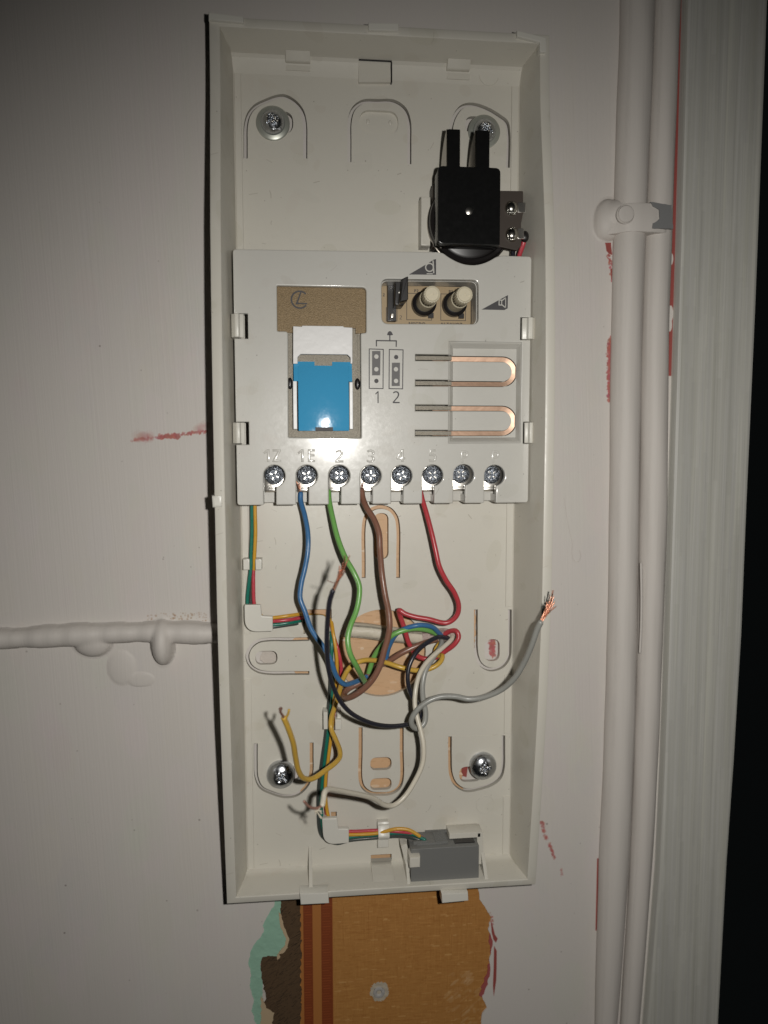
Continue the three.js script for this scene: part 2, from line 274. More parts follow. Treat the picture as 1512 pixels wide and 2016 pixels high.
// ---- old layers in the hole: printed wallpaper, green paint, torn backing
const PX0 = -25.85, PX1 = 40.36, PY0 = -188.87, PY1 = -8.66;
const paperMap = canvas(1024, 2048, (c, w, h) => {
  const kx = w / (PX1 - PX0), X = (x) => (x - PX0) * kx;
  c.fillStyle = 'rgb(176,124,66)'; c.fillRect(0, 0, w, h);
  for (let i = 0; i < 30000; i++) { const v = rr(-26, 26); c.fillStyle = `rgba(${176 + v},${122 + v},${64 + v * 0.8},.35)`; rnd() < 0.55 ? c.fillRect(rnd() * w, rnd() * h, rr(8, 60), rr(1, 4)) : c.fillRect(rnd() * w, rnd() * h, rr(1, 3), rr(8, 50)); }
  for (let i = 0; i < 900; i++) { c.fillStyle = `rgba(214,170,112,${rr(0.15, 0.5)})`; c.fillRect(rnd() * w, Math.round(rnd() * 60) * (h / 60) + rr(-4, 4), rr(6, 34), rr(2, 6)); }
  // the strip that was always covered by the box kept its pale, blotchy ground
  const cut = h * (PY1 - -124.7) / (PY1 - PY0); c.fillStyle = 'rgb(205,168,130)'; c.fillRect(0, 0, w, cut);
  for (let i = 0; i < 5200; i++) { const v = rr(-22, 22); c.fillStyle = `rgba(${203 + v},${164 + v},${124 + v},.4)`; c.fillRect(rnd() * w, rnd() * cut, rr(4, 40), rr(1, 5)); }
  for (let i = 0; i < 420; i++) { c.fillStyle = `rgba(236,226,212,${rr(0.15, 0.6)})`; c.beginPath(); c.ellipse(rnd() * w, Math.round(rnd() * 46) * (cut / 46), rr(3, 22), rr(1, 6), 0, 0, 7); c.fill(); }
  const stripe = (a, b, col) => { c.fillStyle = col; c.fillRect(X(a), cut, X(b) - X(a), h - cut); };
  stripe(-21.18, -11.77, 'rgb(172,112,58)'); stripe(-20.3, -17.66, 'rgb(128,62,30)'); stripe(-15.16, -11.92, 'rgb(128,62,30)');
  for (let y = cut; y < h; y += 9) for (const [a, b] of [[-20.15, -17.95], [-15.01, -12.21]]) { c.fillStyle = `rgba(166,86,44,${rr(0.2, 0.6)})`; c.fillRect(X(a) + rr(0, 6), y, (X(b) - X(a)) * rr(0.7, 0.95), 3); }
  for (let i = 0; i < 60; i++) { c.fillStyle = `rgba(226,206,180,${rr(0.05, 0.22)})`; c.beginPath(); c.ellipse(X(rr(21.88, 33.39)), h * rr(0.80, 0.90), rr(4, 26), rr(2, 8), -0.5, 0, 7); c.fill(); }
});
const paperGeo = box(PX0, PX1, PY0, PY1, -0.6, -0.4); { const p = paperGeo.attributes.position, uv = paperGeo.attributes.uv; for (let i = 0; i < p.count; i++) uv.setXY(i, (p.getX(i) - PX0) / (PX1 - PX0), (p.getY(i) - PY0) / (PY1 - PY0)); }
struct('wallpaper', paperGeo, std({ map: tex(paperMap, true, [1, 1], false), roughness: 0.55, bumpMap: tex(paperMap, false, [1, 1], false), bumpScale: 0.0001 }), { keepUV: true });
struct('old_green_paint', prism(jag([[-38.31,-115.07],[-25.45,-115.85],[-25.62,-129.54],[-27.24,-131.42],[-25.99,-135.35],[-24.87,-138.51],[-25.48,-141.24],[-27.55,-143.87],[-31.89,-143.55],[-32.79,-145.95],[-32.16,-152.2],[-32.39,-157.63],[-32.88,-170.91],[-37.83,-170.47]], 0.12, 0.8), -0.34, -0.22), M.green);
struct('torn_wallpaper_backing', [prism(jag([[-25.74,-115.83],[-20.84,-116.13],[-21.48,-175.09],[-32.93,-174.06],[-32.43,-159.97],[-31.21,-156.16],[-32.02,-152.21],[-32.79,-145.95],[-32.03,-143.54],[-27.55,-143.87],[-25.18,-140.65],[-24.87,-138.51],[-26.27,-134.87],[-26.8,-130.99]], 0.25, 0.7), -0.36, -0.12), prism(jag([[-26.96,-143.3],[-21.09,-139.09],[-21.34,-162.46],[-26.01,-159.72],[-30.3,-153.9],[-28.06,-149.41]], 0.4, 0.7), -0.3, 0.12)], M.torn);
struct('torn_paper_edge', [prism(jag([[-27.37,-130.19],[-26.66,-131],[-25.69,-135.06],[-24.29,-138.55],[-24.9,-141.28],[-26.82,-143.92],[-27.85,-144.78],[-27.98,-143.22],[-25.76,-140.6],[-25.3,-138.48],[-26.85,-134.67]], 0.12, 0.6), -0.34, 0.0), prism(jag([[-32.65,-155.27],[-31.11,-159.29],[-28.95,-161.04],[-29.57,-163.65],[-30.55,-171.12],[-33.17,-170.88],[-32.74,-161.5]], 0.2, 0.7), -0.34, -0.05)], M.tornEdge);
struct('old_red_paint', prism(jag([[35.16,-138.39],[36.14,-143.22],[36.52,-149.62],[35.97,-155.98],[33.86,-161.44],[31.69,-160.78],[32.58,-157.32],[34.09,-153.43],[34.96,-147.91],[34.44,-143.1]], 0.3, 0.7), -0.5, -0.1), M.red);

const plugAt = [1.6,-157.22,-0.4], wp = thing('wall_plug', 'grey wall plug set in a pale ring of plaster in the brown wallpaper', 'wall plug', plugAt);
obj('plaster_ring', prism(jag(ell(plugAt[0] + 0.2, plugAt[1] + 0.2, 2.7, 3.0, 22), 0.3, 0.4), -0.5, -0.27), M.ringPlaster, wp);
obj('plug', crease(lathe([[0.01, -0.5], [0.5, -0.35], [0.9, 0.0], [1.4, 0.05], [1.7, -0.05], [1.8, -0.4]], plugAt[0], plugAt[1], 24)), M.plug, wp);
// ---- door frame at the edge of the wall
const frameL = [[85.21,132.27],[85.18,124.37],[85.34,92.28],[85.46,56.55],[85.45,-0.47],[85.44,-60.12],[85.28,-90.98],[84.79,-122.55],[82.34,-171.15],[81.1,-191.03]], frameR = [[106.87,-190.47],[105.56,-173.08],[106.37,-121.95],[107.38,-90.57],[108.22,-52.3],[108.26,-15.08],[108.63,42.33],[108.61,115.91],[108.54,134.29]];
const frame = thing('door_frame', 'pale grey brush-painted door frame board beside the conduits', 'door frame', [94, 0, 0]);
obj('board', prism([...frameL.map((p) => [p[0] + 0.25, p[1]]), ...frameR], -25, 3.4, 1.0), M.frame, frame);

// ---- two painted conduits, their strap, and the conduit coming in from the left
const cond = (rows) => rows.map(([a, b]) => [(a[0] + b[0]) / 2, (a[1] + b[1]) / 2, 1.2, Math.abs(b[0] - a[0]) / 2]);
const zip = (a, b) => a.map((p, i) => [p, b[i]]);
function heightField(x0, x1, y0, y1, nx, ny, fn, k = 2.6) {           // lumps that run softly into the wall
  const dome = (x, y, cx, cy, rx, ry, h) => { const q = 1 - ((x - cx) / rx) ** 2 - ((y - cy) / ry) ** 2; return q > 0 ? h * Math.sqrt(q) : q * 2; }, rows = [];
  for (let j = 0; j <= ny; j++) { const row = []; for (let i = 0; i <= nx; i++) { const x = lerp(x0, x1, i / nx), y = lerp(y0, y1, j / ny), hs = [0, ...fn(x, y, dome)], m = Math.max(...hs), z = m + Math.log(hs.reduce((s, h) => s + Math.exp(k * Math.max(-30, h - m)), 0)) / k - 0.06, e = Math.min(1, Math.min(i, j, nx - i, ny - j) / 6); row.push([x, y, lerp(-0.3, z, e)]); } rows.push(row); }
  return grid(rows);
}
const c1 = thing('conduit', 'thicker painted conduit running beside the open box, with small paint runs', 'conduit', [72, 0, 0], 'vertical conduits');
obj('pipe', varTube(cond(zip([[67.46,133.91],[67.81,114.5],[67.29,78.71],[67.4,33.53],[68,-14.79],[68.29,-51.54],[68.1,-81.7],[67.31,-120.36],[67.21,-170.93],[66.72,-191.25]], [[76.81,134.49],[76.96,114.98],[76.42,79.02],[75.81,33.64],[76.27,-14.87],[76.69,-51.77],[76.75,-82.07],[76.24,-120.9],[73.91,-171.5],[73.14,-191.86]])), 8, 28, 0.022), M.paint, c1);
obj('paint_run', [tube([[76.14,-30.58,4.6],[76.53,-40.79,4.7],[76.67,-49.65,4.6],[76.64,-56.22,4.4]], 0.35)], M.paint, c1);
const c2 = thing('conduit', 'thinner painted conduit squeezed between its neighbour and the door frame', 'conduit', [80, 0, 0], 'vertical conduits');
obj('pipe', varTube(cond(zip([[76.95,134.49],[77.1,114.99],[76.71,79.04],[76.26,33.65],[76.88,-14.88],[77.3,-51.79],[77.21,-82.09],[76.87,-120.94],[75.19,-171.6],[74.11,-191.95]], [[84.24,134.94],[84.16,115.35],[83.87,79.28],[83.69,33.75],[84.77,-14.96],[84.54,-51.99],[84.38,-82.39],[83.34,-121.34],[80.97,-172.1],[80.25,-192.54]])), 8, 28, 0.022), M.paint, c2);
const strap = thing('pipe_strap', 'painted pipe strap with round screw head holding both conduits', 'pipe strap', [76, 52, 0]);
{ const y0 = 60.72, y1 = 68.47, xl = 63.17, x1 = 67.94, xr = 82.72;
  const arch = [[xl, 0.05], [xl + 0.4, 1.4], [x1 - 1.4, 3.2], [x1 + 1.4, 5.6], [x1 + 4.2, 6.1], [xr - 6, 5.9], [xr - 2.4, 5.2], [xr - 0.7, 3.4], [xr - 0.2, 0.1]];
  obj('band', side(round([...arch], 0.9, 3), 'y', y0, y1, 0.55), M.paint, strap);
  obj('foot', heightField(60.57, 70.22, 58.31, 73.11, 60, 80, (x, y, dome) => [dome(x, y, ...[[66.01,65.17]][0], 4.1, 5.6, 3.4), dome(x, y, ...[[64.87,64.04]][0], 3.0, 4.2, 2.6), dome(x, y, ...[[68.32,66.32]][0], 4.2, 4.4, 4.8)]), M.paint, strap);
  const sx = 68.4, sy = 65.11; obj('screw_head', [crease(lathe([[0.01, 6.75], [1.5, 6.8], [2.1, 6.7], [2.35, 6.3], [2.4, 5.4]], sx, sy)), tube(circle(sx, sy, 2.4, 20, 0.5, 5.6).map(([a, b]) => [a, b, 6.15]), 0.14)], M.paint, strap);
  obj('bare_metal_patch', prism(jag([[75.35,68.5],[81.27,67.87],[81.9,61.72],[75.98,61.56],[76.23,62.91],[78.21,64.3],[77.85,66.7],[76.1,67.45]], 0.1, 0.8), 5.2, 6.25), M.strapMetal, strap, { label: 'bare grey metal where paint has flaked off' }); }
const lc = thing('conduit', 'horizontal conduit buried in lumpy paint, running behind the black-edged side of the box', 'conduit', [-90, -45, 0]);
{ const line = [[-133.42,-48.35,0],[-107.96,-48.26,0],[-94.96,-48.07,0],[-84.44,-47.67,0],[-69.8,-47.37,0],[-60.37,-47.34,0],[-52.24,-47.71,0],[-42.66,-48.25,0],[-37.14,-48.54,0]], yAt = (x) => { let k = 0; while (k < line.length - 2 && x > line[k + 1][0]) k++; return lerp(line[k][1], line[k + 1][1], (x - line[k][0]) / (line[k + 1][0] - line[k][0])); };
  const dome = (x, y, cx, cy, rx, ry, h) => { const q = 1 - ((x - cx) / rx) ** 2 - ((y - cy) / ry) ** 2; return q > 0 ? h * Math.sqrt(q) : q * 2; };
  const C1 = [-57.6,-50.25,0], L1 = [-76.02,-49.72,0], L2 = [-68.75,-57.28,0], L3 = [-63.72,-60.85,0];
  const field = (withClip) => { const rows = []; for (let j = 0; j <= 84; j++) { const row = []; for (let i = 0; i <= 230; i++) {
    const x = lerp(-135, -37, i / 230), y0 = yAt(x), y = y0 + lerp(-17, 7, j / 84), d = y - y0, r = 3.0 + 0.25 * Math.sin(x * 0.21) + 0.12 * Math.sin(x * 0.63 + 1), up = d > 0 ? 1.15 : 1, q = r * r - (d * up) ** 2;
    const hs = [0, q > 0 ? Math.sqrt(q) + 0.5 + 0.08 * Math.sin(x * 1.3) : q * 0.4, dome(x, y, L1[0], L1[1], 5.2, 4.2, 3.0), dome(x, y, L2[0], L2[1], 3.6, 4.6, 0.75) - 0.25, dome(x, y, L3[0], L3[1], 3.4, 2.0, 0.42) - 0.25, dome(x, y, C1[0], C1[1] - 0.2, 3.1, 6.3, 5.4)];
    const k = 3.2, m = Math.max(...hs), z = m + Math.log(hs.reduce((s, h) => s + Math.exp(k * Math.max(-30, h - m)), 0)) / k;
    const e = Math.min(1, Math.min(j, 84 - j) / 6); row.push([x, y, lerp(-0.3, z - 0.02 - 0.03 * (1 - e), e)]); } rows.push(row); } return rows; };
  obj('pipe', grid(field(true)), M.paint, lc); }
const drip = thing('paint_drip', 'hair-thin paint run ending in a drop on the wall', 'paint drip', [58.73,-29.5,0]);
obj('run', [tube([[54.79,-11.92,0],[56.12,-19.2,0.02],[57.59,-25.36,0.02]], 0.07, 6, 6), tube([[57.59,-25.36,0.02],[57.48,-28,0.05],[58.12,-30.07,0.05],[59.34,-30.38,0.05],[60.06,-28.92,0.05],[59.73,-27.16,0.02]], 0.09, 6, 6)], M.paint, drip);

// ================================================================ THE INTERCOM BASE (open tray)
const tray = thing('intercom_base', 'open ivory plastic intercom tray screwed to the wall', 'intercom tray', [2, -6, 0]);
const ZR = [[-140, 11.5], [-118, 14], [-114, 14.6], [-88, 18.4], [-66, 21.1], [-38, 23.3], [-12, 23.5], [10, 23.5], [25, 23.1], [40, 22.3], [56, 21], [76, 17.6], [88, 15.5], [97, 14.7], [106, 14.3], [140, 13]];
const rimZ = (y) => { let i = 0; while (i < ZR.length - 2 && y > ZR[i + 1][0]) i++; const [a, za] = ZR[i], [b, zb] = ZR[i + 1], t = (y - a) / (b - a), s = t; return lerp(za, zb, s); };
// profile of the wall all round: [left, right, top, bottom, z or null = rim height, offset from rim]
const prof = [
  [-35.5, 39.15, 98, -115.0, 1.5], [-37.8, 41.6, 103.4, -117.0, 0.7], [-38.9, 42.7, 104.6, -117.6, 0.9],
  [-40.35, 44.0, 106, -118.4, null, -0.45], [-40.25, 43.9, 105.9, -118.3, null, -0.12], [-39.95, 43.6, 105.6, -118.0, null, 0],
  [-38.1, 41.8, 104.0, -116.7, null, 0], [-37.85, 41.5, 103.7, -116.45, null, -0.12], [-37.75, 41.4, 103.6, -116.35, null, -0.45],
  [-36.15, 39.85, 102.6, -115.75, 6.2], [-36.0, 39.7, 102.3, -115.65, 5.0], [-35.9, 39.6, 101.6, -115.45, 4.4], [-35.75, 39.4, 99.4, -115.15, 3.75], [-35.5, 39.15, 98, -115.0, 3.5]];
{ const N = 44, n2 = 20, loops = prof.map(([l, r, t, b, z, dz]) => {
    const o = [], put = (x, y) => o.push([x, y, z ?? rimZ(y) + dz]);
    for (let i = 0; i < N; i++) put(l, lerp(b, t, i / N)); for (let i = 0; i < n2; i++) put(lerp(l, r, i / n2), t);
    for (let i = 0; i < N; i++) put(r, lerp(t, b, i / N)); for (let i = 0; i < n2; i++) put(lerp(r, l, i / n2), b);
    return o; });
  obj('shell_wall', crease(flip(flat(grid(loops, true, true))), 0.42), M.tray, tray); }
// back plate with its slots, knock-out tongues and cable opening
function band(pts, w) {                                               // a slot along a line
  const L = [], Rr = [];
  pts.forEach((p, i) => { const a = pts[Math.max(0, i - 1)], b = pts[Math.min(pts.length - 1, i + 1)], d = Math.hypot(b[0] - a[0], b[1] - a[1]), nx = -(b[1] - a[1]) / d * w / 2, ny = (b[0] - a[0]) / d * w / 2; L.push([p[0] + nx, p[1] + ny]); Rr.unshift([p[0] - nx, p[1] - ny]); });
  return [...L, ...Rr];
}
const smooth = (pts, n) => new THREE.CatmullRomCurve3(pts.map((p) => new THREE.Vector3(p[0], p[1], 0)), false, 'centripetal').getPoints(n).map((v) => [v.x, v.y]);
const FZ = 3.5;
const slots = [
  band(smooth([[-32.9,76.98],[-32.84,81.03],[-32.7,85.07],[-31.88,88],[-30.17,90.08],[-27.3,91.59],[-24.3,92.72],[-22.48,92.8],[-19.89,91.4],[-18.21,89.2],[-17.53,86.06],[-17.51,81.62],[-17.55,77.53]], 50), 1.05),
  band(smooth([[-6.03,77.05],[-6,82.05],[-5.84,87.81],[-4.76,90.66],[-2.36,92.41],[1.63,92.71],[5.65,92.76],[8.46,91.09],[9.68,88.06],[9.82,82.66],[9.83,77.09]], 50), 1.05),
  band(smooth([[20.72,77.09],[20.69,83.07],[21.07,87.23],[22.01,89.98],[23.91,92.26],[26.64,92.89],[30.76,91.9],[34.23,90.1],[35.9,88.87],[36.49,86.02],[36.55,81.71],[36.46,77.11]], 50), 1.05),
  band(smooth([[-2.72,-33.29],[-2.7,-27.94],[-2.67,-19.53],[-2.1,-16.47],[-0.42,-14.4],[2.09,-13.73],[4.6,-14.45],[6.28,-16.57],[6.85,-19.65],[6.84,-28.1],[6.84,-33.48]], 50), 1.08),
  band(smooth([[-17.76,-49.92],[-23.16,-49.91],[-28.67,-49.76],[-31.69,-50.23],[-33.77,-51.87],[-34.63,-54.24],[-33.85,-56.82],[-31.82,-58.44],[-28.8,-59.11],[-23.27,-59.29],[-17.85,-59.47]], 50), 1.05),
  band(smooth([[28.78,-42.83],[28.83,-48.63],[29.04,-55.18],[30.09,-58.28],[32,-59.8],[34.05,-60.16],[36.69,-59.22],[38.28,-57.07],[38.68,-54],[38.62,-48.89],[38.54,-43.07]], 50), 1.05),
  band(smooth([[-32.76,-78.89],[-32.84,-84.09],[-32.7,-88.46],[-31.49,-91.43],[-28.59,-93.18],[-24.82,-94.4],[-21.58,-93.98],[-18.73,-91.33],[-17.57,-87.72],[-17.45,-83.34],[-17.41,-79.26]], 50), 1.05),
  band(smooth([[-3.74,-75.46],[-3.77,-82.49],[-3.8,-90.58],[-2.95,-92.99],[-0.95,-94.57],[1.93,-95.02],[4.82,-94.87],[6.99,-93.49],[7.85,-91.15],[7.85,-83],[7.85,-75.94]], 50), 1.1),
  band(smooth([[21.63,-79.16],[21.66,-85.1],[21.99,-90.34],[23.47,-93.4],[26.43,-95.2],[30.42,-94.8],[34.12,-93.63],[36.33,-91.78],[37.11,-88.8],[37.13,-84.3],[37.08,-79.52]], 50), 1.05)];
const pillHole = (a, b) => pill(Math.min(a[0], b[0]), Math.min(a[1], b[1]), Math.max(a[0], b[0]), Math.max(a[1], b[1]));
const holes2 = [
  pillHole(...[[0.24,-28.13],[4.18,-15.42]]), pillHole(...[[-32.48,-56.72],[-26.51,-52.93]]), pillHole(...[[31.39,-57.73],[35.72,-51.43]]),
  pillHole(...[[-1.07,-88.06],[4.97,-84.35]]), pillHole(...[[-1.09,-93.83],[4.96,-90.42]]), pillHole(...[[24.35,-92.7],[30.8,-88.21]]), pillHole(...[[-27.15,-90.18],[-20.78,-85.81]]), pillHole(...[[-25.98,83.57],[-20.57,89.1]]),
  pillHole(...[[24.78,85.56],[30.51,89.95]]), pillHole(...[[-3.33,84.46],[6.85,90.38]]), circle(...[[2.29,-54.51]][0], 12.35, 48),
  rect(...[[-19.41,-48.46]][0], ...[[-11.57,-41.72]][0]), rect(...[[-12.18,-104.68]][0], ...[[-10.57,-99.57]][0]), rect(...[[-1.01,-114.91]][0], ...[[4.95,-112.86]][0])];
obj('back_plate', prism(rect(-35.65, -115.1, 39.3, 98.3), 2.0, FZ, 0, [...slots, ...holes2]), M.tray, tray);
for (const [x0, x1, y0, y1] of [[-35.45, -33.75, -114.9, -60.78], [-35.45, -33.75, -48.05, 97.9], [37.2, 39.1, -114.9, -97.63], [37.2, 39.1, -78.97, -61.77], [37.2, 39.1, -42.18, 97.9]]) obj('floor_step', box(x0, x1, y0, y1, 3.3, 3.85, 0.16), M.tray, tray);
obj('knockout_floor', prism(pillHole(...[[-3.59,84.2],[7.12,90.65]]), 1.5, 2.3), M.tray, tray);
for (const [x, y] of [[725, 240], [768, 243]]) obj('knockout_pip', ball(...[[1.87,87.84]][0].map((v, i) => v + (i ? 0.05 : (x - 746) * 0.138)), 2.3, 0.5, 0.7, 0.25, 12), M.tray, tray);
// the plate behind the small window, and faint hinge scores of the tongues
obj('window_plate', prism(round(rect(...[[-18.85,-48.76]][0], ...[[-12.69,-43.39]][0]), [0.1, 0.1, 2.2, 0.1]), 2.3, 3.3), M.tray, tray);
const score = (a, b) => { const [p, q] = [a, b]; return prism(band([p, q], 0.16), FZ - 0.01, FZ + 0.05); };
for (const g of [score(...[[-32.45,77],[-18.07,77.51]]), score(...[[-5.5,76.94],[9.28,77.07]]), score(...[[-2.16,-33.3],[6.28,-33.47]]), score(...[[29.36,-42.85],[37.96,-43.06]]), score(...[[-32.27,-78.76],[-17.9,-79.09]]), score(...[[22.21,-79.19],[36.48,-79.49]]), score(...[[-17.76,-50.63],[-17.84,-58.9]])]) obj('hinge_score', g, M.tray, tray);
obj('mould_mark', [tube(circle(...[[30.95,100.3]][0], 2.6, 30).map((p) => [p[0], p[1], 3.95]), 0.07, 2, 5), tube(circle(...[[31.95,-99.71]][0], 2.6, 30).map((p) => [p[0], p[1], 3.5]), 0.07, 2, 5)], M.tray, tray);
// tabs on the rim
const tab = (px, name, z0, z1, bev = 0.3) => obj(name, prism(px, z0, z1, bev), M.clip, tray);
tab([[-40.31,104.56],[-40.28,106.3],[-32.01,105.7],[-32.03,104.31]], 'corner_tab', 12.0, 15.4, 0.25); tab([[-1.97,104.12],[-1.96,105.9],[5.55,106.18],[5.55,104.39]], 'rim_tab', 11.6, 15.4, 0.25); tab([[35.22,104.6],[35.2,106.05],[42.79,104.75],[42.84,101.22],[41.14,101.14],[41.1,103.57]], 'corner_tab', 12.0, 15.4, 0.25);
tab([[-21.07,-115.9],[-13.5,-116.1],[-13.25,-119.12],[-20.83,-119.04]], 'rim_tab', 11.2, 15.4, 0.3); tab([[17.26,-118.39],[24.57,-118.58],[24.73,-120.92],[17.41,-121.16]], 'rim_tab', 11.2, 15.4, 0.3);
tab([[-41,-8.99],[-38.47,-8.89],[-38.41,-11.84],[-40.82,-11.94]], 'side_nub', 20.6, 23.9, 0.6);
// hooks inside the top wall
const hook = (x0, x1, ys) => { obj('top_hook', side(round([[ys, 3.3], [ys - 0.1, 5.4], [ys + 2.2, 7.0], [ys + 3.4, 10.5], [104.2, 13.0], [104.2, 3.3]], 0.35, 3), 'x', x0, x1, 0.12), M.tray, tray); };
hook(-22.32, -16.02, 100.76); hook(19.43, 25.47, 100.77);
for (const g of [box(-22.24, -16.01, 99.14, 101.02, 3.2, 4.05), box(19.68, 25.78, 98.91, 100.95, 3.2, 4.05)]) obj('hook_slot', g, M.tray, tray);
obj('top_recess_panel', prism(round([[-3.62,96.69],[-3.59,101.96],[4.59,102.11],[4.85,97.07]], 0.2), 3.2, 4.75), M.tray, tray);
obj('recess_gap', [box(4.72, 5.12, 96.94, 102.12, 3.6, 4.82), box(-3.59, 4.99, 101.93, 102.24, 4.2, 5.1)], M.blackDull, tray);
obj('upright_post', [box(12.23, 14.69, 54.93, 67.28, 3.4, 8.5, 0.25)], M.tray, tray);
// ribs and seats round the bottom wall
const rib = (x0, x1, ytop, h) => obj('bottom_rib', side([[ytop, 3.4], [ytop - 0.8, 5.2], [-116.5, h], [-116.5, 3.4]], 'x', x0, x1, 0.1), M.tray, tray);
rib(-18.57, -17.58, -109.28, 13.2);
rib(8.14, 9, -106.8, 13.5); rib(29.7, 30.73, -106.82, 13.5);
obj('wall_hook', side(round([[-114.81, 3.4], [-114.81, 5.4], [-115.6, 9.5], [-116.3, 12], [-116.3, 3.4]], 0.2, 2), 'x', -1.09, 4.8, 0.12), M.tray, tray);
// clips that hold the cover
const coverClip = (x0, x1, y0, y1, s) => obj('cover_clip', side(round([[x0, 4], [x0, 14.6], [lerp(x0, x1, 0.35), 16.1], [lerp(x0, x1, 0.62), 16.1], [lerp(x0, x1, 0.68), 15.2], [x1, 15.0], [x1, 14.3], [lerp(x0, x1, 0.5), 14.25], [lerp(x0, x1, 0.5), 4]], 0.16, 3), 'y', Math.min(y0, y1), Math.max(y0, y1), 0.12), M.clip, tray);
coverClip(-36.36, -33.25, 29.86, 35.56); coverClip(-36.46, -33.44, 3.57, 8.77);
coverClip(41.3, 37.66, 30.3, 35.73); coverClip(41.43, 38.71, 3.6, 8.89);
// wire guides
const gbox = (pa, pb, z0, z1, b = 0.2) => { const x0 = Math.min(pa[0], pb[0]), x1 = Math.max(pa[0], pb[0]), y0 = Math.min(pa[1], pb[1]), y1 = Math.max(pa[1], pb[1]); return box(x0, x1, y0, y1, z0, z1, b); };
obj('wire_guide', [gbox(...[[-35.01,-29.79],[-33.36,-26.96]], 3.4, 7.6), gbox(...[[-31.81,-29.85],[-30.17,-27.02]], 3.4, 7.6)], M.clip, tray);
obj('wire_guide', [gbox(...[[-14.17,-74.12],[-13.02,-69.32]], 3.4, 7.6), gbox(...[[-10.99,-74.39],[-9.3,-71.46]], 3.4, 7.6), gbox(...[[-10.39,-71.6],[-9.27,-69.36]], 3.4, 6.5)], M.clip, tray);
const elbow = (pts, r) => obj('wire_elbow', [prism(round(pts, r, 8), 6.6, 8.2, 0.25), gbox([pts[0][0] + 0.3, pts[0][1] - 0.4], [pts[0][0] + 1.4, pts[3][1] + 1.6], 3.4, 6.7, 0)], M.clip, tray);
elbow([[-34.85,-39.06],[-30.59,-39.16],[-30.36,-42.18],[-27.42,-42.4],[-27.48,-46.39],[-34.84,-46.46]], [0.4, 0.3, 0.3, 0.4, 0.4, 4.6]);
elbow([[-14.81,-99.07],[-10.63,-99.15],[-10.37,-102.22],[-7.44,-102.38],[-7.46,-106.47],[-14.46,-106.65]], [0.4, 0.3, 0.3, 0.4, 0.4, 4.6]);
obj('wire_guide', side(round([[-102.36, 3.4], [-102.36, 7.2], [-104.93, 8.6], [-105.66, 8.4], [-105.66, 7.4], [-101.77, 6.4], [-103.6, 3.4]], 0.12, 2), 'x', 0.7, 3.84, 0.1), M.clip, tray);
obj('wire_guide', gbox(...[[0.74,-109.18],[3.75,-106.98]], 3.4, 6.6), M.clip, tray);
// cradle for the socket
obj('socket_cradle', [gbox(...[[20.63,-106.71],[29.62,-105.14]], 3.4, 8.6, 0.2), gbox(...[[28.53,-114.63],[30.2,-105.32]], 3.4, 8.6, 0.2), prism([[6.84,-107.34],[8.56,-106.85],[10.29,-116.77],[9.14,-117.3]], 3.4, 9.5, 0.2), gbox(...[[8.6,-111.06],[11.52,-108.07]], 9.4, 14.6, 0.4)], M.tray, tray);

// ================================================================ THE TERMINAL COVER
const CZ = 14;
const cover = thing('terminal_cover', 'glossy off-white terminal cover with printed marks clipped across the tray', 'terminal cover', [2, 20, 3.5]);
const XL = -35.74, XR = 40.24, YT = 51.5, YB = -12.15;
const screwAt = [[-26.36,-4.64],[-18.03,-4.69],[-9.63,-4.74],[-1.42,-4.78],[6.73,-4.83],[14.95,-4.81],[23.1,-4.65],[31.46,-4.83]];
const outline = [];
outline.push([XL, YT]);
{ // bottom edge from left to right with a keyhole for each screw
  const bottom = [[XL, YB]];
  for (const [x, y] of [[-26.29,-4.7],[-18.04,-4.74],[-9.72,-4.79],[-1.59,-4.84],[6.47,-4.88],[14.61,-4.8],[22.82,-4.71],[31.09,-4.89]]) {
    const r = 2.75, cl = x - r + 0.02, cr = x + 0.35;
    bottom.push([cl, YB], [cl, y]); for (const p of circle(x, y, r, 18, Math.PI, -Math.acos(0.35 / r) + 0.02).slice(1)) bottom.push(p);
    bottom.push([cr, YB]);
  }
  bottom.push([XR, YB]);
  const right = [[XR, YB]];
  const notch = (x, y0, y1, s, d) => [[x, y0], [x - s * d, y0], [x - s * d, y1], [x, y1]];
  const rN = [...notch(XR, 3.47, 9.05, 1, 1.6), ...notch(XR, 30.31, 36.02, 1, 2.7)];
  const lN = [...notch(XL, 35.85, 29.74, -1, 3.4), ...notch(XL, 8.93, 3.31, -1, 3.2)];
  const arc = smooth([[32.61,51.53],[31.01,51.24],[29.43,50.32],[27.58,49.51],[25.33,49.02],[22.68,49.15],[20.44,49.86],[18.33,50.95],[17.01,51.8],[15.7,52.02]], 20);
  outline.length = 0;
  outline.push(...bottom, ...rN, [XR, YT], ...arc, [XL, YT], ...lN); }
const rounded = (() => { const R = outline.map((p) => ((Math.abs(p[0] - XL) < 0.01 || Math.abs(p[0] - XR) < 0.01) && (Math.abs(p[1] - YT) < 0.01 || Math.abs(p[1] - YB) < 0.01) ? 0.9 : Math.abs(p[1] - YB) < 0.01 ? 0.35 : 0)); return round(outline, R, 4); })();
const lever = round([[-25.01,42.87],[-2.61,42.81],[-2.65,31.56],[-4.07,31.41],[-4.05,4.96],[-22.57,5.1],[-22.38,31.67],[-25.04,31.63]], [0.3, 1.1, 0.4, 0.4, 0.3, 0.3, 0.8, 0.3]);
const potHole = round([[1.27,45.02],[26.29,45.28],[26.39,34.14],[1.38,33.9]], 1.7, 6);
const RX0 = 18.78, RX1 = 37.9, RY1 = 29.64, RY0 = 3.62;
const legY = [[14.23,25.49],[14.25,19.03],[14.28,12.66],[14.3,6.13]].map((p) => p[1]);
const SLX = 10.02, SW = 1.6;
const comb = [[RX1, RY1], [RX0, RY1]];
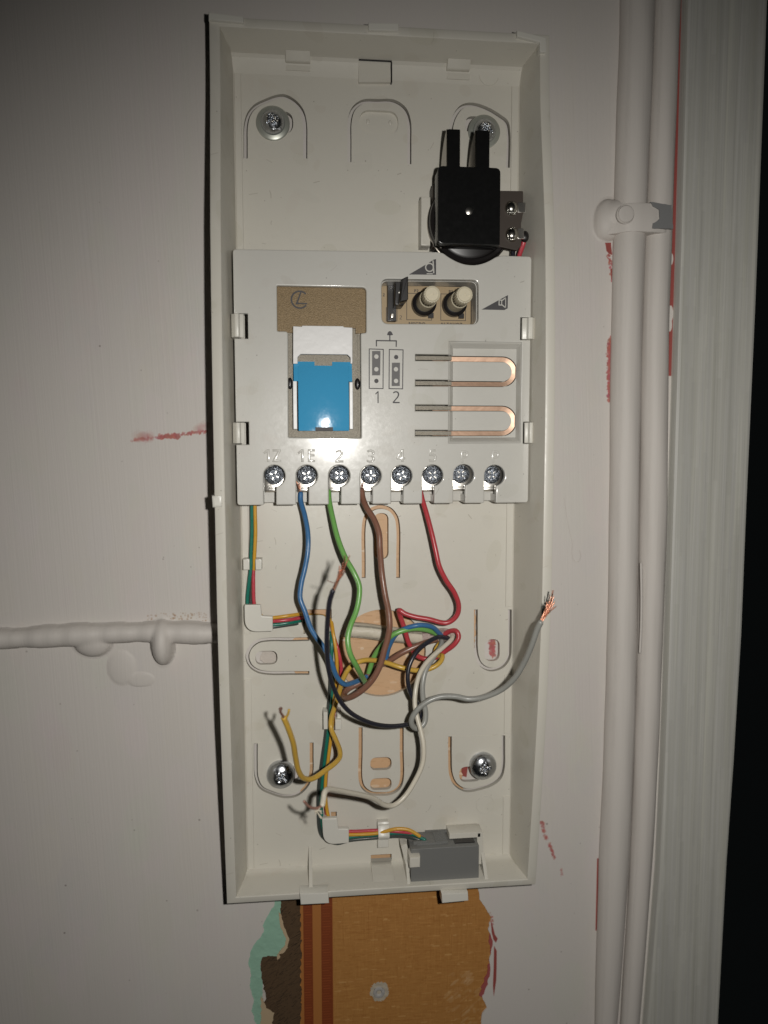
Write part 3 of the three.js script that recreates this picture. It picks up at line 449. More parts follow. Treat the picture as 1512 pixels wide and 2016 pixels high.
for (const y of legY) comb.push([RX0, y + SW / 2], [SLX, y + SW / 2], [SLX, y - SW / 2], [RX0, y - SW / 2]);
comb.push([RX0, RY0], [RX1, RY0]);
obj('cover_plate', prism(rounded, 12, CZ, 0.3, [lever, potHole, comb]), M.cover, cover);
// skirt below the plate
{ const t = 1.3, g = [box(XL + 0.05, XL + t, YB + 0.1, 3.06, 4, 12.02), box(XL + 0.05, XL + t, 9.18, 29.49, 4, 12.02), box(XL + 0.05, XL + t, 36.1, YT - 0.06, 4, 12.02),
    box(XR - t, XR - 0.05, YB + 0.1, 3.21, 4, 12.02), box(XR - t, XR - 0.05, 9.31, 30.05, 4, 12.02), box(XR - t, XR - 0.05, 36.28, YT - 0.06, 4, 12.02), box(XL + t, 15.44, YT - t, YT - 0.06, 4, 12.02)];
  obj('skirt', g, M.cover, cover);
  const xs = [[-26.29,-4.7],[-18.04,-4.74],[-9.72,-4.79],[-1.59,-4.84],[6.47,-4.88],[14.61,-4.8],[22.82,-4.71],[31.09,-4.89]].map((p) => p[0]);
  for (let i = 0; i <= 8; i++) obj('tooth', box(i ? xs[i - 1] + 0.42 : XL + 1.35, i < 8 ? xs[i] - 2.8 : XR - 1.35, YB + 0.06, YB + 2.2, 7.2, 12.02), M.cover, cover); }
// dished field round the spring contacts
{ const dz = 2.2, w = 1.5, zt = CZ - 0.1;
  const sl = (a, s, k = 1) => round([[a, zt - dz - 1], [a, zt], [a + s * 0.35 * k, zt - 0.25], [a + s * w * k, zt - dz], [a + s * (w * k + 0.2), zt - dz - 1]], 0.5, 4);
  const pieces = [side(sl(RY1, -1), 'x', RX0, RX1), side(sl(RY0, 1), 'x', RX0, RX1), side(sl(RX1, -1, 0.5), 'y', RY0, RY1)];
  const ys = [RY1, ...legY.flatMap((y) => [y + SW / 2, y - SW / 2]), RY0];
  for (let i = 0; i < ys.length; i += 2) pieces.push(side(sl(RX0, 1), 'y', ys[i + 1], ys[i]));
  obj('dished_edge', pieces, M.cover, cover);
  const U = (k) => { const a = legY[2 * k], b = legY[2 * k + 1], r = (a - b) / 2, cx = 33.48; return [[RX0 + 0.4, a], [lerp(RX0, cx, 0.5), a], ...circle(cx, (a + b) / 2, r, 16, Math.PI / 2, -Math.PI / 2), [lerp(RX0, cx, 0.5), b], [RX0 + 0.4, b]]; };
  obj('dished_field', prism(rect(RX0 + 0.3, RY0 + 1.3, RX1 - 0.3, RY1 - 1.3), zt - dz - 1.2, zt - dz, 0.0, [band(U(0), 1.5), band(U(1), 1.5)]), M.cover, cover);
  const ribbon = (pts, w, z, tilt) => { const b = band(pts, w), n = pts.length, rows = []; for (let i = 0; i < n; i++) { const o = b[i], q = b[2 * n - 1 - i]; rows.push([[o[0], o[1], z + tilt], [q[0], q[1], z - tilt], [q[0], q[1], z - tilt - 0.4], [o[0], o[1], z + tilt - 0.4]]); } return crease(grid(rows, true), 0.5); };
  for (const k of [0, 1]) {
    const u = U(k), c = obj('spring_contact', ribbon([[SLX + 5, u[0][1]], ...u, [SLX + 5, u[u.length - 1][1]]], 1.15, zt - dz - 0.7, 0.13), M.spring, cover, { label: 'hairpin of coppery flat wire in a slot' });
    for (const y of [u[0][1], u[u.length - 1][1]]) obj('contact_tail', box(SLX + 0.15, RX0 + 0.9, y - 0.5, y + 0.5, 11.4, 12.9, 0.1), M.silver, c);
  } }
// numbers moulded on the cover, and black print
const font = await new FontLoader().loadAsync('fonts/droid/droid_sans_regular.typeface.json'), bold = await new FontLoader().loadAsync('fonts/droid/droid_sans_bold.typeface.json');
function text(s, f, size, x, y, z, depth, bevel = 0, wide = 1) {
  const g = new TextGeometry(s, { font: f, size, depth, bevelEnabled: bevel > 0, bevelThickness: bevel, bevelSize: bevel, bevelOffset: -bevel, bevelSegments: 2, curveSegments: 5 });
  g.computeBoundingBox(); const b = g.boundingBox; g.translate(-(b.min.x + b.max.x) / 2, -(b.min.y + b.max.y) / 2, 0); g.scale(wide, 1, 1); g.translate(x, y, z); return crease(g, 0.7);
}
['1Z', '1E', '2', '3', '4', '5', 'P', 'P'].forEach((s, i) => obj('moulded_number', text(s, bold, 3.3, ...[[-26.73,0.47],[-18.12,0.45],[-9.69,0.29],[-1.58,0.27],[6.21,0.37],[14.59,0.35],[23.05,0.06],[31.31,0.03]][i], 13.9, 0.2, 0.14, 0.95), M.cover, cover));
{ const z = 13.96, t = 14.025, ring = (x, y, r, w) => prism(circle(x, y, r, 24), z, t + 0.02, 0, [circle(x, y, r - w, 24)]), lineP = (pts, w) => prism(band(pts, w), z, t), box2 = (p, w) => prism(p, z, t, 0, [(() => { const cx = (p[0][0] + p[2][0]) / 2, cy = (p[0][1] + p[2][1]) / 2, kx = 1 - 2 * w / Math.abs(p[2][0] - p[0][0]), ky = 1 - 2 * w / Math.abs(p[2][1] - p[0][1]); return p.map(([x, y]) => [cx + (x - cx) * kx, cy + (y - cy) * ky]); })()]);
  const dot = (p, zz = t) => prism(circle(p[0], p[1], 0.56, 18), z, zz);
  obj('printed_diagram', [box2([[-2.01,27.62],[1.83,27.54],[1.74,17.4],[-2.05,17.44]], 0.24), box2([[3.13,27.55],[6.92,27.47],[6.8,17.36],[3.05,17.41]], 0.24), dot([[-0.08,19.45]][0]), dot([[5.02,25.52]][0]),
    lineP([[-0.06,28.15],[-0.06,29.62]], 0.3), lineP([[5.02,28.09],[5.06,29.62]], 0.3), lineP([[-0.19,29.62],[5.15,29.6]], 0.32), lineP([[3.39,29.73],[3.39,31.13]], 0.3), prism(round([[2.55,30.99],[4.31,31.01],[3.72,32.03],[3.07,32.02]], 0.4), z, t)], M.ink, cover);
  obj('printed_diagram', [prism([[-1.17,26.99],[0.98,27.02],[0.9,20.87],[-1.19,20.85]], z, t), prism([[3.91,24.1],[6.01,24.12],[5.94,18.2],[3.84,18.18]], z, t)], M.inkGrey, cover);
  obj('printed_diagram', [[-0.07,25.6],[-0.08,22.4],[4.96,22.44],[4.98,19.48]].map((p) => dot(p, t + 0.02)), M.cover, cover);
  obj('printed_number', text('1', font, 3.05, ...[[0.04,15.33]][0], z, 0.06, 0, 0.8), M.ink, cover); obj('printed_number', text('2', font, 3.05, ...[[5.02,15.35]][0], z, 0.06, 0, 0.95), M.ink, cover);
  const wm = obj('microphone_wedge', prism([[8.28,46.24],[15.27,46.32],[15.25,50.24],[14.66,50.1],[12.58,48.79]], z, t), M.ink, cover);
  obj('handset_mark', [ring(...[[13.56,48.12]][0], 1.15, 0.3), lineP([[14.47,49.85],[14.68,46.69]], 0.32), lineP([[12.84,46.53],[14.41,46.56]], 0.24)].map((g) => g.translate(0, 0, 0.012)), M.cover, wm);
  const ws = obj('speaker_wedge', prism([[27.16,37.82],[33.17,37.79],[34.04,38.25],[34.07,41.6]], z, t), M.ink, cover);
  obj('speaker_mark', [prism(rect(...[[31.62,38.92]][0], ...[[32.54,40.41]][0]), z, t + 0.02, 0, [rect(...[[31.88,39.18]][0], ...[[32.31,40.15]][0])]), lineP([[32.48,40.15],[33.47,40.94]], 0.26), lineP([[32.49,39.13],[33.5,38.37]], 0.26), lineP([[33.47,40.94],[33.5,38.37]], 0.2)].map((g) => g.translate(0, 0, 0.012)), M.cover, ws); }
// hook lever in its T-shaped opening
{
  const back = obj('lever_housing', box(-25.98, -1.63, 3.95, 44.48, 9.5, 10.9), M.silver, cover);
  obj('housing_lid', prism([[-25.7,44.18],[-1.64,44.67],[-1.68,31.89],[-5.21,31.58],[-5.2,32.99],[-21.25,32.89],[-21.26,31.62],[-25.87,31.56]], 10.9, 11.8, 0.1), M.tan, back);
  obj('housing_frame', [box(-23.1, -21.81, 4.21, 32.04, 10.9, 11.5), box(-4.6, -3.15, 4.21, 31.66, 10.9, 11.5), box(-21.81, -4.6, 4.21, 6.82, 10.9, 11.6)], M.silver, back);
  const [lx, ly] = [[-19.37,39.89]][0], cr = 2.1;
  obj('maker_mark', [prism(band(circle(lx, ly, cr, 24, 0.75, 5.6), 0.42), 11.78, 11.84), prism(band([[lx + 0.35, ly + 1.95], [lx - 0.85, ly - 1.2]], 0.38), 11.78, 11.845), prism(band([[lx - 1.0, ly - 0.95], [lx + 1.9, ly - 0.95]], 0.34), 11.78, 11.843)], M.ink, back);
  const lv = obj('hook_lever', prism(round([[-21.1,33],[-18.93,32.91],[-18.8,33.16],[-8.42,33.19],[-8.3,32.93],[-6.1,32.84],[-6.15,23.79],[-6.67,23.79],[-6.66,25.32],[-7.43,26.08],[-19.26,26.08],[-20.04,25.31],[-20.06,23.66],[-21.21,23.65]], 0.12, 2), 12.2, 13.6, 0.12), M.leverWhite, cover, { label: 'white rocking hook lever with a blue face' });
  const y0 = 6.75, y1 = 24.32, yh = 9.18, zb = (y) => 15.2 - (y - yh) ** 2 / 84, prof2 = (a, b) => { const n = 16, top = Array.from({ length: n + 1 }, (_, i) => { const y = lerp(a, b, i / n); return [y, zb(y)]; }); return [...top, [b, zb(b) - 1.4], [a, zb(a) - 1.4]]; };
  const ym = 19.25, xA = -19.98, xB = -7.18, nx0 = -15.78, nx1 = -11.3, yt = 23.31, yb = 7.65;
  obj('blue_face', [side(prof2(y0, yt), 'x', xA, xB, 0.08), side(prof2(ym, yt), 'x', -21.1, xA + 0.01), side(prof2(ym, yt), 'x', xB - 0.01, -6.27), ...[[-21.1, nx0], [nx1, -6.27]].map(([a, b]) => side(prof2(yt - 0.001, y1), 'x', a, b))], M.blue, lv);
  obj('face_slot', box(nx0, nx1, y0 - 0.02, yb, 14, zb(yb) + 0.03), M.ink, lv);
  obj('side_arm', box(-21.33, -20.31, 7.17, 19.34, 11.6, 13.5, 0.15), M.leverWhite, lv); obj('side_arm', box(-6.98, -6.07, 7.17, 19.18, 11.6, 13.5, 0.15), M.leverWhite, lv);
  obj('pivot', [ball(...[-22.06,18.83,11.8], 0.7, 1.5, 0.5, 14), ball(...[-4.75,18.82,11.8], 0.7, 1.5, 0.5, 14)], M.blackDull, lv);
  obj('notch', [box(-20.06, -6.6, 23.06, 24.86, 11.2, 12.4)], M.silver, lv); }
// adjusters seen through the window
{ const bx0 = 0.12, bx1 = 31.88, by0 = 31.24, by1 = 49.31;
  const print = canvas(1024, 600, (c, w, h) => {
    const X = (x) => (x - 735) / 230 * w, Y = (y) => (y - 535) / 135 * h, k = w / 230;
    c.fillStyle = 'rgb(168,146,112)'; c.fillRect(0, 0, w, h);
    for (let i = 0; i < 9000; i++) { const v = rr(-20, 20); c.fillStyle = `rgba(${165 + v},${143 + v},${108 + v},.4)`; c.fillRect(rnd() * w, rnd() * h, rr(2, 10), rr(1, 3)); }
    c.strokeStyle = c.fillStyle = 'rgb(48,42,38)'; c.lineWidth = 1.1 * k;
    for (const x of [800, 867]) c.strokeRect(X(x), Y(578), 49 * k, 52 * k);
    c.strokeRect(X(760), Y(607), 21 * k, 26 * k); c.beginPath(); c.moveTo(X(752), Y(561.5)); c.lineTo(X(960), Y(564)); c.moveTo(X(927), Y(566)); c.lineTo(X(927), Y(660)); c.stroke();
    c.font = `bold ${8 * k}px sans-serif`; c.fillText('P2', X(814), Y(576)); c.fillText('P1', X(882), Y(576)); c.fillText('2', X(753), Y(585)); c.font = `${10.5 * k}px sans-serif`; c.fillText('2', X(785.5), Y(629.5));
    c.font = `bold ${10.2 * k}px sans-serif`; c.fillText('MICRO', X(803), Y(642)); c.fillText('ALTAVOZ', X(866), Y(642));
  });
  const g = box(bx0, bx1, by0, by1, 2.6, 3.9), p = g.attributes.position, uv = g.attributes.uv; for (let i = 0; i < p.count; i++) uv.setXY(i, (p.getX(i) - bx0) / (bx1 - bx0), (p.getY(i) - by0) / (by1 - by0));
  const board = obj('circuit_board', g, std({ map: tex(print, true, [1, 1], false), roughness: 0.5 }), cover, { keepUV: true });
  obj('window_liner', prism(potHole.map(([x, y]) => [x, y]), 6.5, 12.02, 0, [potHole.map(([x, y], i) => { const [cx, cy] = [[13.78,39.57]][0]; return [cx + (x - cx) * 0.985, cy + (y - cy) * 0.975]; })]), M.cover, cover);
  for (const [x, y] of [[13.63,40.71],[21.9,40.73]]) {
    const kn = obj('trimmer', [crease(lathe([[0.01, 6.4], [2.2, 6.4], [2.6, 6.2], [3.25, 5.7], [3.35, 4], [3.35, 3.8]], x, y, 30)), box(x + 1.2, x + 2.6, y - 3.7, y - 2.4, 3.8, 5)], M.blackDull, board);
    const rib = []; for (let i = 0; i < 20; i++) { const a = i / 20 * 6.28319; rib.push([x + Math.cos(a - 0.09) * 1.88, y + Math.sin(a - 0.09) * 1.88], [x + Math.cos(a - 0.05) * 2.12, y + Math.sin(a - 0.05) * 2.12], [x + Math.cos(a + 0.05) * 2.12, y + Math.sin(a + 0.05) * 2.12], [x + Math.cos(a + 0.09) * 1.88, y + Math.sin(a + 0.09) * 1.88]); }
    obj('knob', [prism(rib, 12.2, 17.8, 0.15), crease(lathe([[2.0, 18.0], [1.85, 18.05], [1.5, 17.75], [0.01, 17.75]].reverse().map(([r, z]) => [r, z]), x, y, 30)), crease(lathe([[2.05, 12.3], [2.3, 12], [2.35, 6.4]].reverse(), x, y, 30)), prism(band([[x - 1.2, y - 0.3], [x + 0.2, y + 0.5], [x + 0.5, y - 0.2], [x + 1.3, y + 0.2]], 0.4), 17.6, 17.98), prism(band([[x - 0.3, y - 1.2], [x + 0.2, y - 0.4]], 0.35), 17.6, 17.95)], M.knob, kn);
  }
  const [jx, jy] = [[6.33,42.08]][0];
  const hd = obj('pin_header', [box(3.7, 6, 35.85, 45.34, 3.8, 6.2, 0.1)], M.blackDull, board);
  obj('jumper', [box(jx - 1.3, jx + 0.9, jy - 3.1, jy + 2.6, 6.2, 12.5, 0.15), prism(round([[jx - 0.7, jy - 3.2], [jx + 1.35, jy - 2.7], [jx + 1.35, jy + 3.1], [jx - 0.1, jy + 2.4]], 0.3), 11, 17.2, 0.2)], M.blackDull, hd);
  obj('pin', [box(4.26, 4.93, 36.22, 37.27, 6, 9.4, 0.12), box(jx - 0.5, jx + 0.4, jy - 0.25, jy + 0.25, 12.3, 12.9, 0.05)], M.tin, hd); }
// terminals
const BLY = -11.95;
obj('terminal_block', box(XL + 1.4, XR - 1.4, BLY, BLY + 13, 3.52, 7.9, 0.15), M.cover, cover);
const headGeo = (() => {
  const ev = new Evaluator(); ev.useGroups = false; ev.attributes = ['position', 'normal'];
  const prep = (g) => { const b = new Brush(g); b.updateMatrixWorld(); return b; };
  const body = new THREE.LatheGeometry([[0, -2], [2.42, -2], [2.42, -0.75], [2.3, -0.62], [1.62, -0.32], [1.5, -0.1], [1.2, 0], [0, 0.03]].map((p) => new THREE.Vector2(...p)), 32).rotateX(Math.PI / 2);
  const cross = [new THREE.BoxGeometry(2.7, 0.5, 1.1), new THREE.BoxGeometry(0.5, 2.7, 1.1)].map((g) => g.translate(0, 0, 0.15));
  let r = ev.evaluate(prep(body), prep(cross[0]), SUBTRACTION); r = ev.evaluate(r, prep(cross[1]), SUBTRACTION);
  return crease(r.geometry, 0.5);
})();
screwAt.forEach(([x, y], i) => {
  const cp = obj('clamp_plate', [side(round([[y - 4.6, 7.5], [y - 4.6, 8.6], [y - 4.1, 9.3], [y - 3.2, 9.1], [y + 2.2, 9.1], [y + 2.2, 7.5]], 0.2, 3), 'x', x - 2.6, x + 2.9, 0.1)], M.tin, cover);
  const ang = [0.35, 0.2, 0.02, 0.75, 0.4, 0.1, 0.05, 0.02][i], dx = i > 5 ? -0.35 : 0;
  const s = obj('terminal_screw', headGeo.clone().rotateZ(ang).translate(x + dx, y, 11.9 - (i > 5 ? 0.9 : 0)), M.zinc, cp);
  const tips = []; for (let k = 0; k < 4; k++) { const a = ang + Math.PI / 4 + k * Math.PI / 2; tips.push(prism(band([[Math.cos(a) * 0.5, Math.sin(a) * 0.5], [Math.cos(a) * 1.25, Math.sin(a) * 1.25]], 0.3), -0.02, 0.1, 0.04).translate(x + dx, y, 11.9 - (i > 5 ? 0.9 : 0))); }
  obj('drive_ridge', tips, M.tin, s);
});
// ================================================================ THE BUZZER
const bz = thing('buzzer', 'black metal buzzer with two prongs and solder lugs above the cover', 'buzzer', [...[[26.07,64.77]][0], 3.5]);
{ const Z = 18, x0 = 14.95, x1 = 30.77, yb = 53.06, yt = 71.83;
  const [dx, dy] = [[24.97,60.66]][0];
  obj('sounder_can', crease(lathe([[0.01, 11], [8.6, 11], [9.2, 10.7], [9.6, 11.3], [10.4, 11.5], [10.8, 11.1], [10.95, 10], [10.95, 3.6]], dx, dy, 56)), M.blackDull, bz);
  obj('can_rim', crease(lathe([[10.75, 9.4], [11.2, 9.3], [11.25, 8.6], [10.8, 8.4]], dx, dy, 56)), M.nickel, bz);
  obj('back_housing', box(15.17, dx, 54.49, 70.1, 3.6, 9, 0.4), M.brownBoard, bz);
  const wn = 80.68;
  const pA = [17.43, 20.49], pB = [24.58, 27.92];
  const plate = obj('front_plate', prism(round([[x0, yb], [x1, yb], [x1, yt], [pB[1], yt], [pB[1], wn], [pB[0], wn], [pB[0], yt], [pA[1], yt], [pA[1], wn], [pA[0], wn], [pA[0], yt], [x0, yt]], [1.5, 0.3, 1.6, 0.2, 0.3, 0.3, 0.2, 0.2, 0.3, 0.3, 0.2, 1.6], 5), Z - 0.8, Z, 0.18), M.blackPlate, bz);
  obj('plate_rim', prism(round([[x0, yb], [x1, yb], [x1, yt], [x0, yt]], [1.5, 0.3, 1.6, 1.6], 5), Z - 4.6, Z - 0.82, 0.1), M.blackPlate, plate);
  for (const p of [pA, pB]) obj('prong', side(round([[yt - 0.4, Z - 0.2], [wn + 0.02, Z - 0.2], [wn - 1.2, Z - 3.4], [wn - 4.5, Z - 7.2], [yt - 0.4, Z - 8.6]], [0.1, 0.2, 2, 2.5, 0.1], 5), 'x', p[0] - 0.35, p[0] + 0.35, 0.06), M.nickel, plate);
  obj('rivet', crease(lathe([[0.01, Z + 0.25], [0.55, Z + 0.22], [0.95, Z + 0.05], [1.0, Z - 0.1]], ...[[22.9,61.21]][0], 20)), M.tin, plate);
  const lug = obj('lug_board', prism(round([[28.7,67.9],[38.01,68.07],[38.09,62.5],[37.59,59.94],[37.67,54.33],[36.61,53.15],[28.83,54.62]], 0.3), 11.6, 13, 0.1), M.brownBoard, bz);
  for (const [x, y] of [[34.96,63.62],[35.18,57.04]]) { obj('solder_blob', ball(x, y, 13, 1.75, 1.9, 1.5, 22), M.solder, lug); }
  obj('lug', box(36.6, 38.61, 62.61, 65.14, 12.6, 13.3, 0.1), M.tin, lug); obj('lug', box(36.69, 38.3, 55.99, 58.67, 12.6, 13.3, 0.1), M.tin, lug);
  obj('lead_sleeve', ball(...[38.81,56.87,12.2], 1.1, 1.5, 1.0, 14), M.blackDull, lug);
  obj('red_lead', tube([[38.87,56.66,12],[38.63,54.99,11.5],[38.13,53.15,10.5],[37.89,51.56,9.5],[37.78,50.33,8]], 0.62), W.ribbonRed, lug); obj('black_lead', tube([[36.19,57.52,11.4],[36.2,54.66,11],[36.37,52.97,10],[36.39,51.25,9]], 0.6), W.navy, lug); }
// ================================================================ THE SOCKET
const jk = thing('modular_socket', 'dark grey modular socket seated at the foot of the tray', 'socket', [...[[20.85,-114.89]][0], 3.5]);
{ const Z = 12.4, x0 = 9.24, x1 = 28.22, y0 = -117.75, y1 = -106.93;
  const hb = obj('housing', [prism(round(rect(x0, y0, x1, y1), [1, 0.4, 0.2, 0.2], 5), 4.2, Z, 0.2)], M.jack, jk);
  const lipx = 18.32;
  obj('wire_comb', [box(x0 + 2, lipx, y1 - 0.3, y1 + 0.5, 4.2, 10.6, 0.1), box(x0 + 1, x0 + 5, y1, y1 + 0.9, 9.2, 10.2, 0.1), ...[0, 1, 2, 3, 4].map((i) => box(16.45, 19.77, y1 - 0.2, y1 + 0.75, 5.2 + i * 1.15, 5.7 + i * 1.15)), box(14.49, 21.21, y1 - 0.2, y1 + 0.6, 3.6, 4.4)], M.jack, hb);
  obj('port', [box(21.74, 27.38, y1 + 0.01, y1 + 0.25, 8.2, 10.8), box(24.77, 25.93, y1 + 0.02, y1 + 0.4, 6, 8.4)], M.blackDull, hb); }
// ================================================================ MOUNTING SCREWS
function mounting([x, y], label, r, big, worn) {
  const t = thing('mounting_screw', label, 'screw', [x, y, FZ], 'screws fixing the tray to the wall'), hr = big ? r : 3.15, hz = big ? 3.0 : 3.4, z = FZ;
  if (!big) obj('washer', crease(lathe([[0.5, z + 0.8], [r - 0.35, z + 0.75], [r + 0.02, z + 0.5], [r, z + 0.05]], x, y, 40)), M.washer, t);
  const prof = []; for (let i = 0; i <= 14; i++) { const a = i / 14 * 1.5; prof.push([Math.max(0.01, hr * Math.sin(a) / Math.sin(1.5)), z + 0.5 + (hz - 0.5) * Math.cos(a)]); } prof.push([hr, z + 0.02]);
  const g = lathe(prof, x, y, 48), p = g.attributes.position;
  for (let i = 0; i < p.count; i++) {                                 // the drive is chewed up: a ragged star-shaped hollow
    const dx = p.getX(i) - x, dy = p.getY(i) - y, d = Math.hypot(dx, dy), a = Math.atan2(dy, dx) - worn, star = 0.85 + 0.55 * Math.abs(Math.cos(2 * a)) ** 3 + 0.18 * Math.sin(5 * a + worn * 9);
    if (d < star * 1.25) p.setZ(i, p.getZ(i) - 0.75 * Math.min(1, (star * 1.25 - d) * 1.8) + 0.22 * Math.sin(d * 9 + a * 3));
  }
  g.computeVertexNormals(); const head = obj('head', crease(g, 0.8), M.steel, t);
  const burr = []; for (let i = 0; i < 11; i++) { const a = worn + i * 0.6 + rr(-0.2, 0.2), d = rr(0.5, 1.6); burr.push(ball(x + Math.cos(a) * d, y + Math.sin(a) * d, z + hz - 0.12 - d * d * 0.12, rr(0.12, 0.36), rr(0.12, 0.3), rr(0.12, 0.25), 7)); }
  obj('burr', burr, M.tin, head);
}
mounting([[-25.76,85.89]][0], 'worn dome-headed screw in the corner tongue of the tray, away from the buzzer', 4.3, false, 0.5);
mounting([[29.77,85.95]][0], 'worn screw head half hidden behind the buzzer prongs', 4.3, false, 1.1);
mounting([[-25.94,-87.75]][0], 'shiny dome-headed screw beside the bent yellow wire', 3.95, true, 0.9);
mounting([[31.06,-87.96]][0], 'shiny dome-headed screw in the tongue above the dark grey socket', 3.95, true, 1.7);
// ================================================================ WIRES
const wires = 'loose wires in the tray';
function wire(name, label, pts, r, mat, more, group = wires) { const t = thing(name, label, 'wire', pts[0], group); obj('insulation', tube(pts, r, 8, 12), mat, t); if (more) more(t); return t; }
function strands(t, a, dir, n, len, spread, mat = M.copper, r = 0.11) {  // a frayed bundle of fine wires
  const g = []; const d = new THREE.Vector3(...dir).normalize();
  for (let i = 0; i < n; i++) { const L = len * rr(0.55, 1.1), tw = rr(0, 6.28), s = spread * rr(0.2, 1); const p = []; for (let k = 0; k <= 4; k++) { const u = k / 4, w = 0.28 * (1 - u) + s * u * u; p.push([a[0] + d.x * L * u + Math.cos(tw + u * 2.2) * w + rr(-0.1, 0.1) * u, a[1] + d.y * L * u + Math.sin(tw + u * 2.2) * w + rr(-0.1, 0.1) * u, a[2] + d.z * L * u + Math.sin(tw * 1.7 + u * 2) * w]); } g.push(tube(p, r, 4, 6)); }
  obj('copper_strands', g, mat, t);
}
wire('blue_wire', 'blue wire curving down from the second terminal to the cable', [[-19.66,-9.56,9.6],[-19.68,-11.27,10],[-18.66,-15.11,12],[-17.93,-19.53,14],[-17.99,-24.02,15],[-18.81,-28.54,15.5],[-19.76,-32.38,16],[-20.06,-35.97,16.5],[-18.93,-39.19,17],[-17.3,-43.88,17.5],[-14.11,-48.74,18],[-12.44,-51.98,18],[-10.84,-56.76,16.5],[-8.8,-59.33,15],[-6.37,-59.79,12.5],[-3.88,-59.67,10],[-0.08,-58.44,7.5],[2.72,-55.42,7.5],[3.67,-51.24,9],[5.85,-46.77,11.5],[10.83,-44.62,13],[14.91,-45.49,11.5],[17.21,-47.71,9.5],[18.61,-49.25,8]], 0.66, W.blue, (t) => strands(t, [-19.66,-9.83,9.6], [-0.25, 1, 0.1], 6, 3.4, 0.5, M.copper));
wire('green_wire', 'bright green wire from the third terminal looping into the cable bundle', [[-12.35,-9.09,9.6],[-12.26,-11.3,10.5],[-11.46,-15.76,13],[-10.29,-20.78,15.5],[-8.5,-25.45,18],[-6.41,-29.17,19.5],[-5.18,-32.23,20],[-5.23,-35.25,20.5],[-6.08,-38.67,21.5],[-7.6,-41.91,23],[-8.36,-45,24],[-7.85,-48.49,24.5],[-6.17,-52.21,23],[-4.22,-56.8,18],[-2.68,-60.48,12],[-2.25,-60.61,8.5],[-1.56,-57.5,8.6],[-0.39,-53.64,9.5],[1.53,-50.37,11],[4.52,-47.06,12.4],[9.45,-45.73,12.2],[14.13,-46.71,10.4],[17.13,-48.54,8.4]], 0.7, W.green);
wire('brown_wire', 'brown wire from the fourth terminal making a tight bend under the bundle', [[-3.64,-8.89,9.6],[-3.43,-10.73,10.2],[-2.51,-13.28,12],[-0.79,-16.1,13.5],[0.38,-19.67,15],[0.54,-23.78,16],[0.85,-29.81,18],[1.52,-34.91,19],[2.38,-39.44,19.5],[2.58,-43.02,20],[2.05,-46.31,20],[1.21,-49.2,20],[0.08,-53.27,20],[-2.11,-57.35,19.5],[-5.29,-60.8,18],[-7.97,-62.88,15.5],[-8.82,-63.02,12.5],[-7.62,-62.18,10.5],[-4.12,-60.66,9.5],[-1.69,-58.97,8.4],[0.87,-56.97,7.8],[3.38,-55.78,7.8],[7.05,-53.27,8.6],[11.51,-51.29,8.6],[15.24,-50.28,8],[18.12,-49.62,7.6]], 0.8, W.brown, (t) => strands(t, [-3.64,-9.15,9.6], [0.1, 1, 0], 5, 3, 0.4, M.baredDull));
wire('red_wire', 'red wire from the sixth terminal bending back in a hairpin', [[12.09,-9.28,9.6],[12.55,-11.55,10.2],[13.44,-15.1,11.5],[14.57,-20.09,13],[15.5,-24.69,14],[16.37,-28.67,14.5],[18.15,-32.35,14.5],[20.59,-36.02,14],[21.8,-39.43,13.5],[21.37,-42.28,13],[18.87,-44.26,12.5],[13.86,-43.27,12],[10.09,-42.6,11.5],[7.69,-41.83,11],[6.25,-40.93,10.5],[6.36,-41.96,9.6],[7.11,-44.16,9.2],[7.96,-46.74,9],[9.13,-50.52,8.6],[11.29,-54.07,8.2],[13.82,-55.14,8.2],[16.49,-54.58,9],[18.59,-52.68,10.5],[21.07,-50.26,12],[22.17,-48.34,12],[21.71,-46.92,11.5],[20.47,-47.11,10],[19.06,-48.26,8.6]], 0.68, W.red);
wire('yellow_wire', 'yellow wire crossing the opening and ending in a frayed bent tip', [[-23.78,-57.28,44.5],[-23.06,-59.72,43],[-21.92,-64.9,39.5],[-21.43,-69.98,36],[-20.79,-74.51,33],[-19.61,-77.43,30.5],[-17.5,-78.77,28],[-14.28,-78.36,24.5],[-11.6,-77.77,21.5],[-10.31,-77.26,19],[-10.21,-76.44,17],[-11.09,-74.96,13],[-12.19,-72.79,10.5],[-12.16,-70.44,10],[-11.2,-66.94,10.5],[-10.01,-62.31,12],[-9.01,-58.13,14],[-7.18,-54.76,15],[-4.2,-53.36,14.5],[-0.53,-53.91,12.5],[2.89,-55.13,11],[6.74,-56.51,11],[10.94,-57.04,12.5],[14.62,-56.17,13.5],[17.04,-54.73,13],[17.86,-53.51,11.5],[16.96,-53.89,9.5],[16.59,-52.76,8.4],[18.06,-50.65,8]], 0.66, W.yellow, (t) => { obj('bared_tip', tube([[-23.67,-57.48,44.6],[-24.09,-56.32,45.2],[-24.5,-55.29,45.8],[-24.26,-54.24,46.2],[-24.6,-54.64,46]], 0.3, 5, 6), M.baredDull, t); obj('split_insulation', tube([[-23.33,-57.26,44.6],[-22.87,-56.21,45],[-22.62,-55.16,45.4]], 0.3, 5, 6), W.yellow, t); });
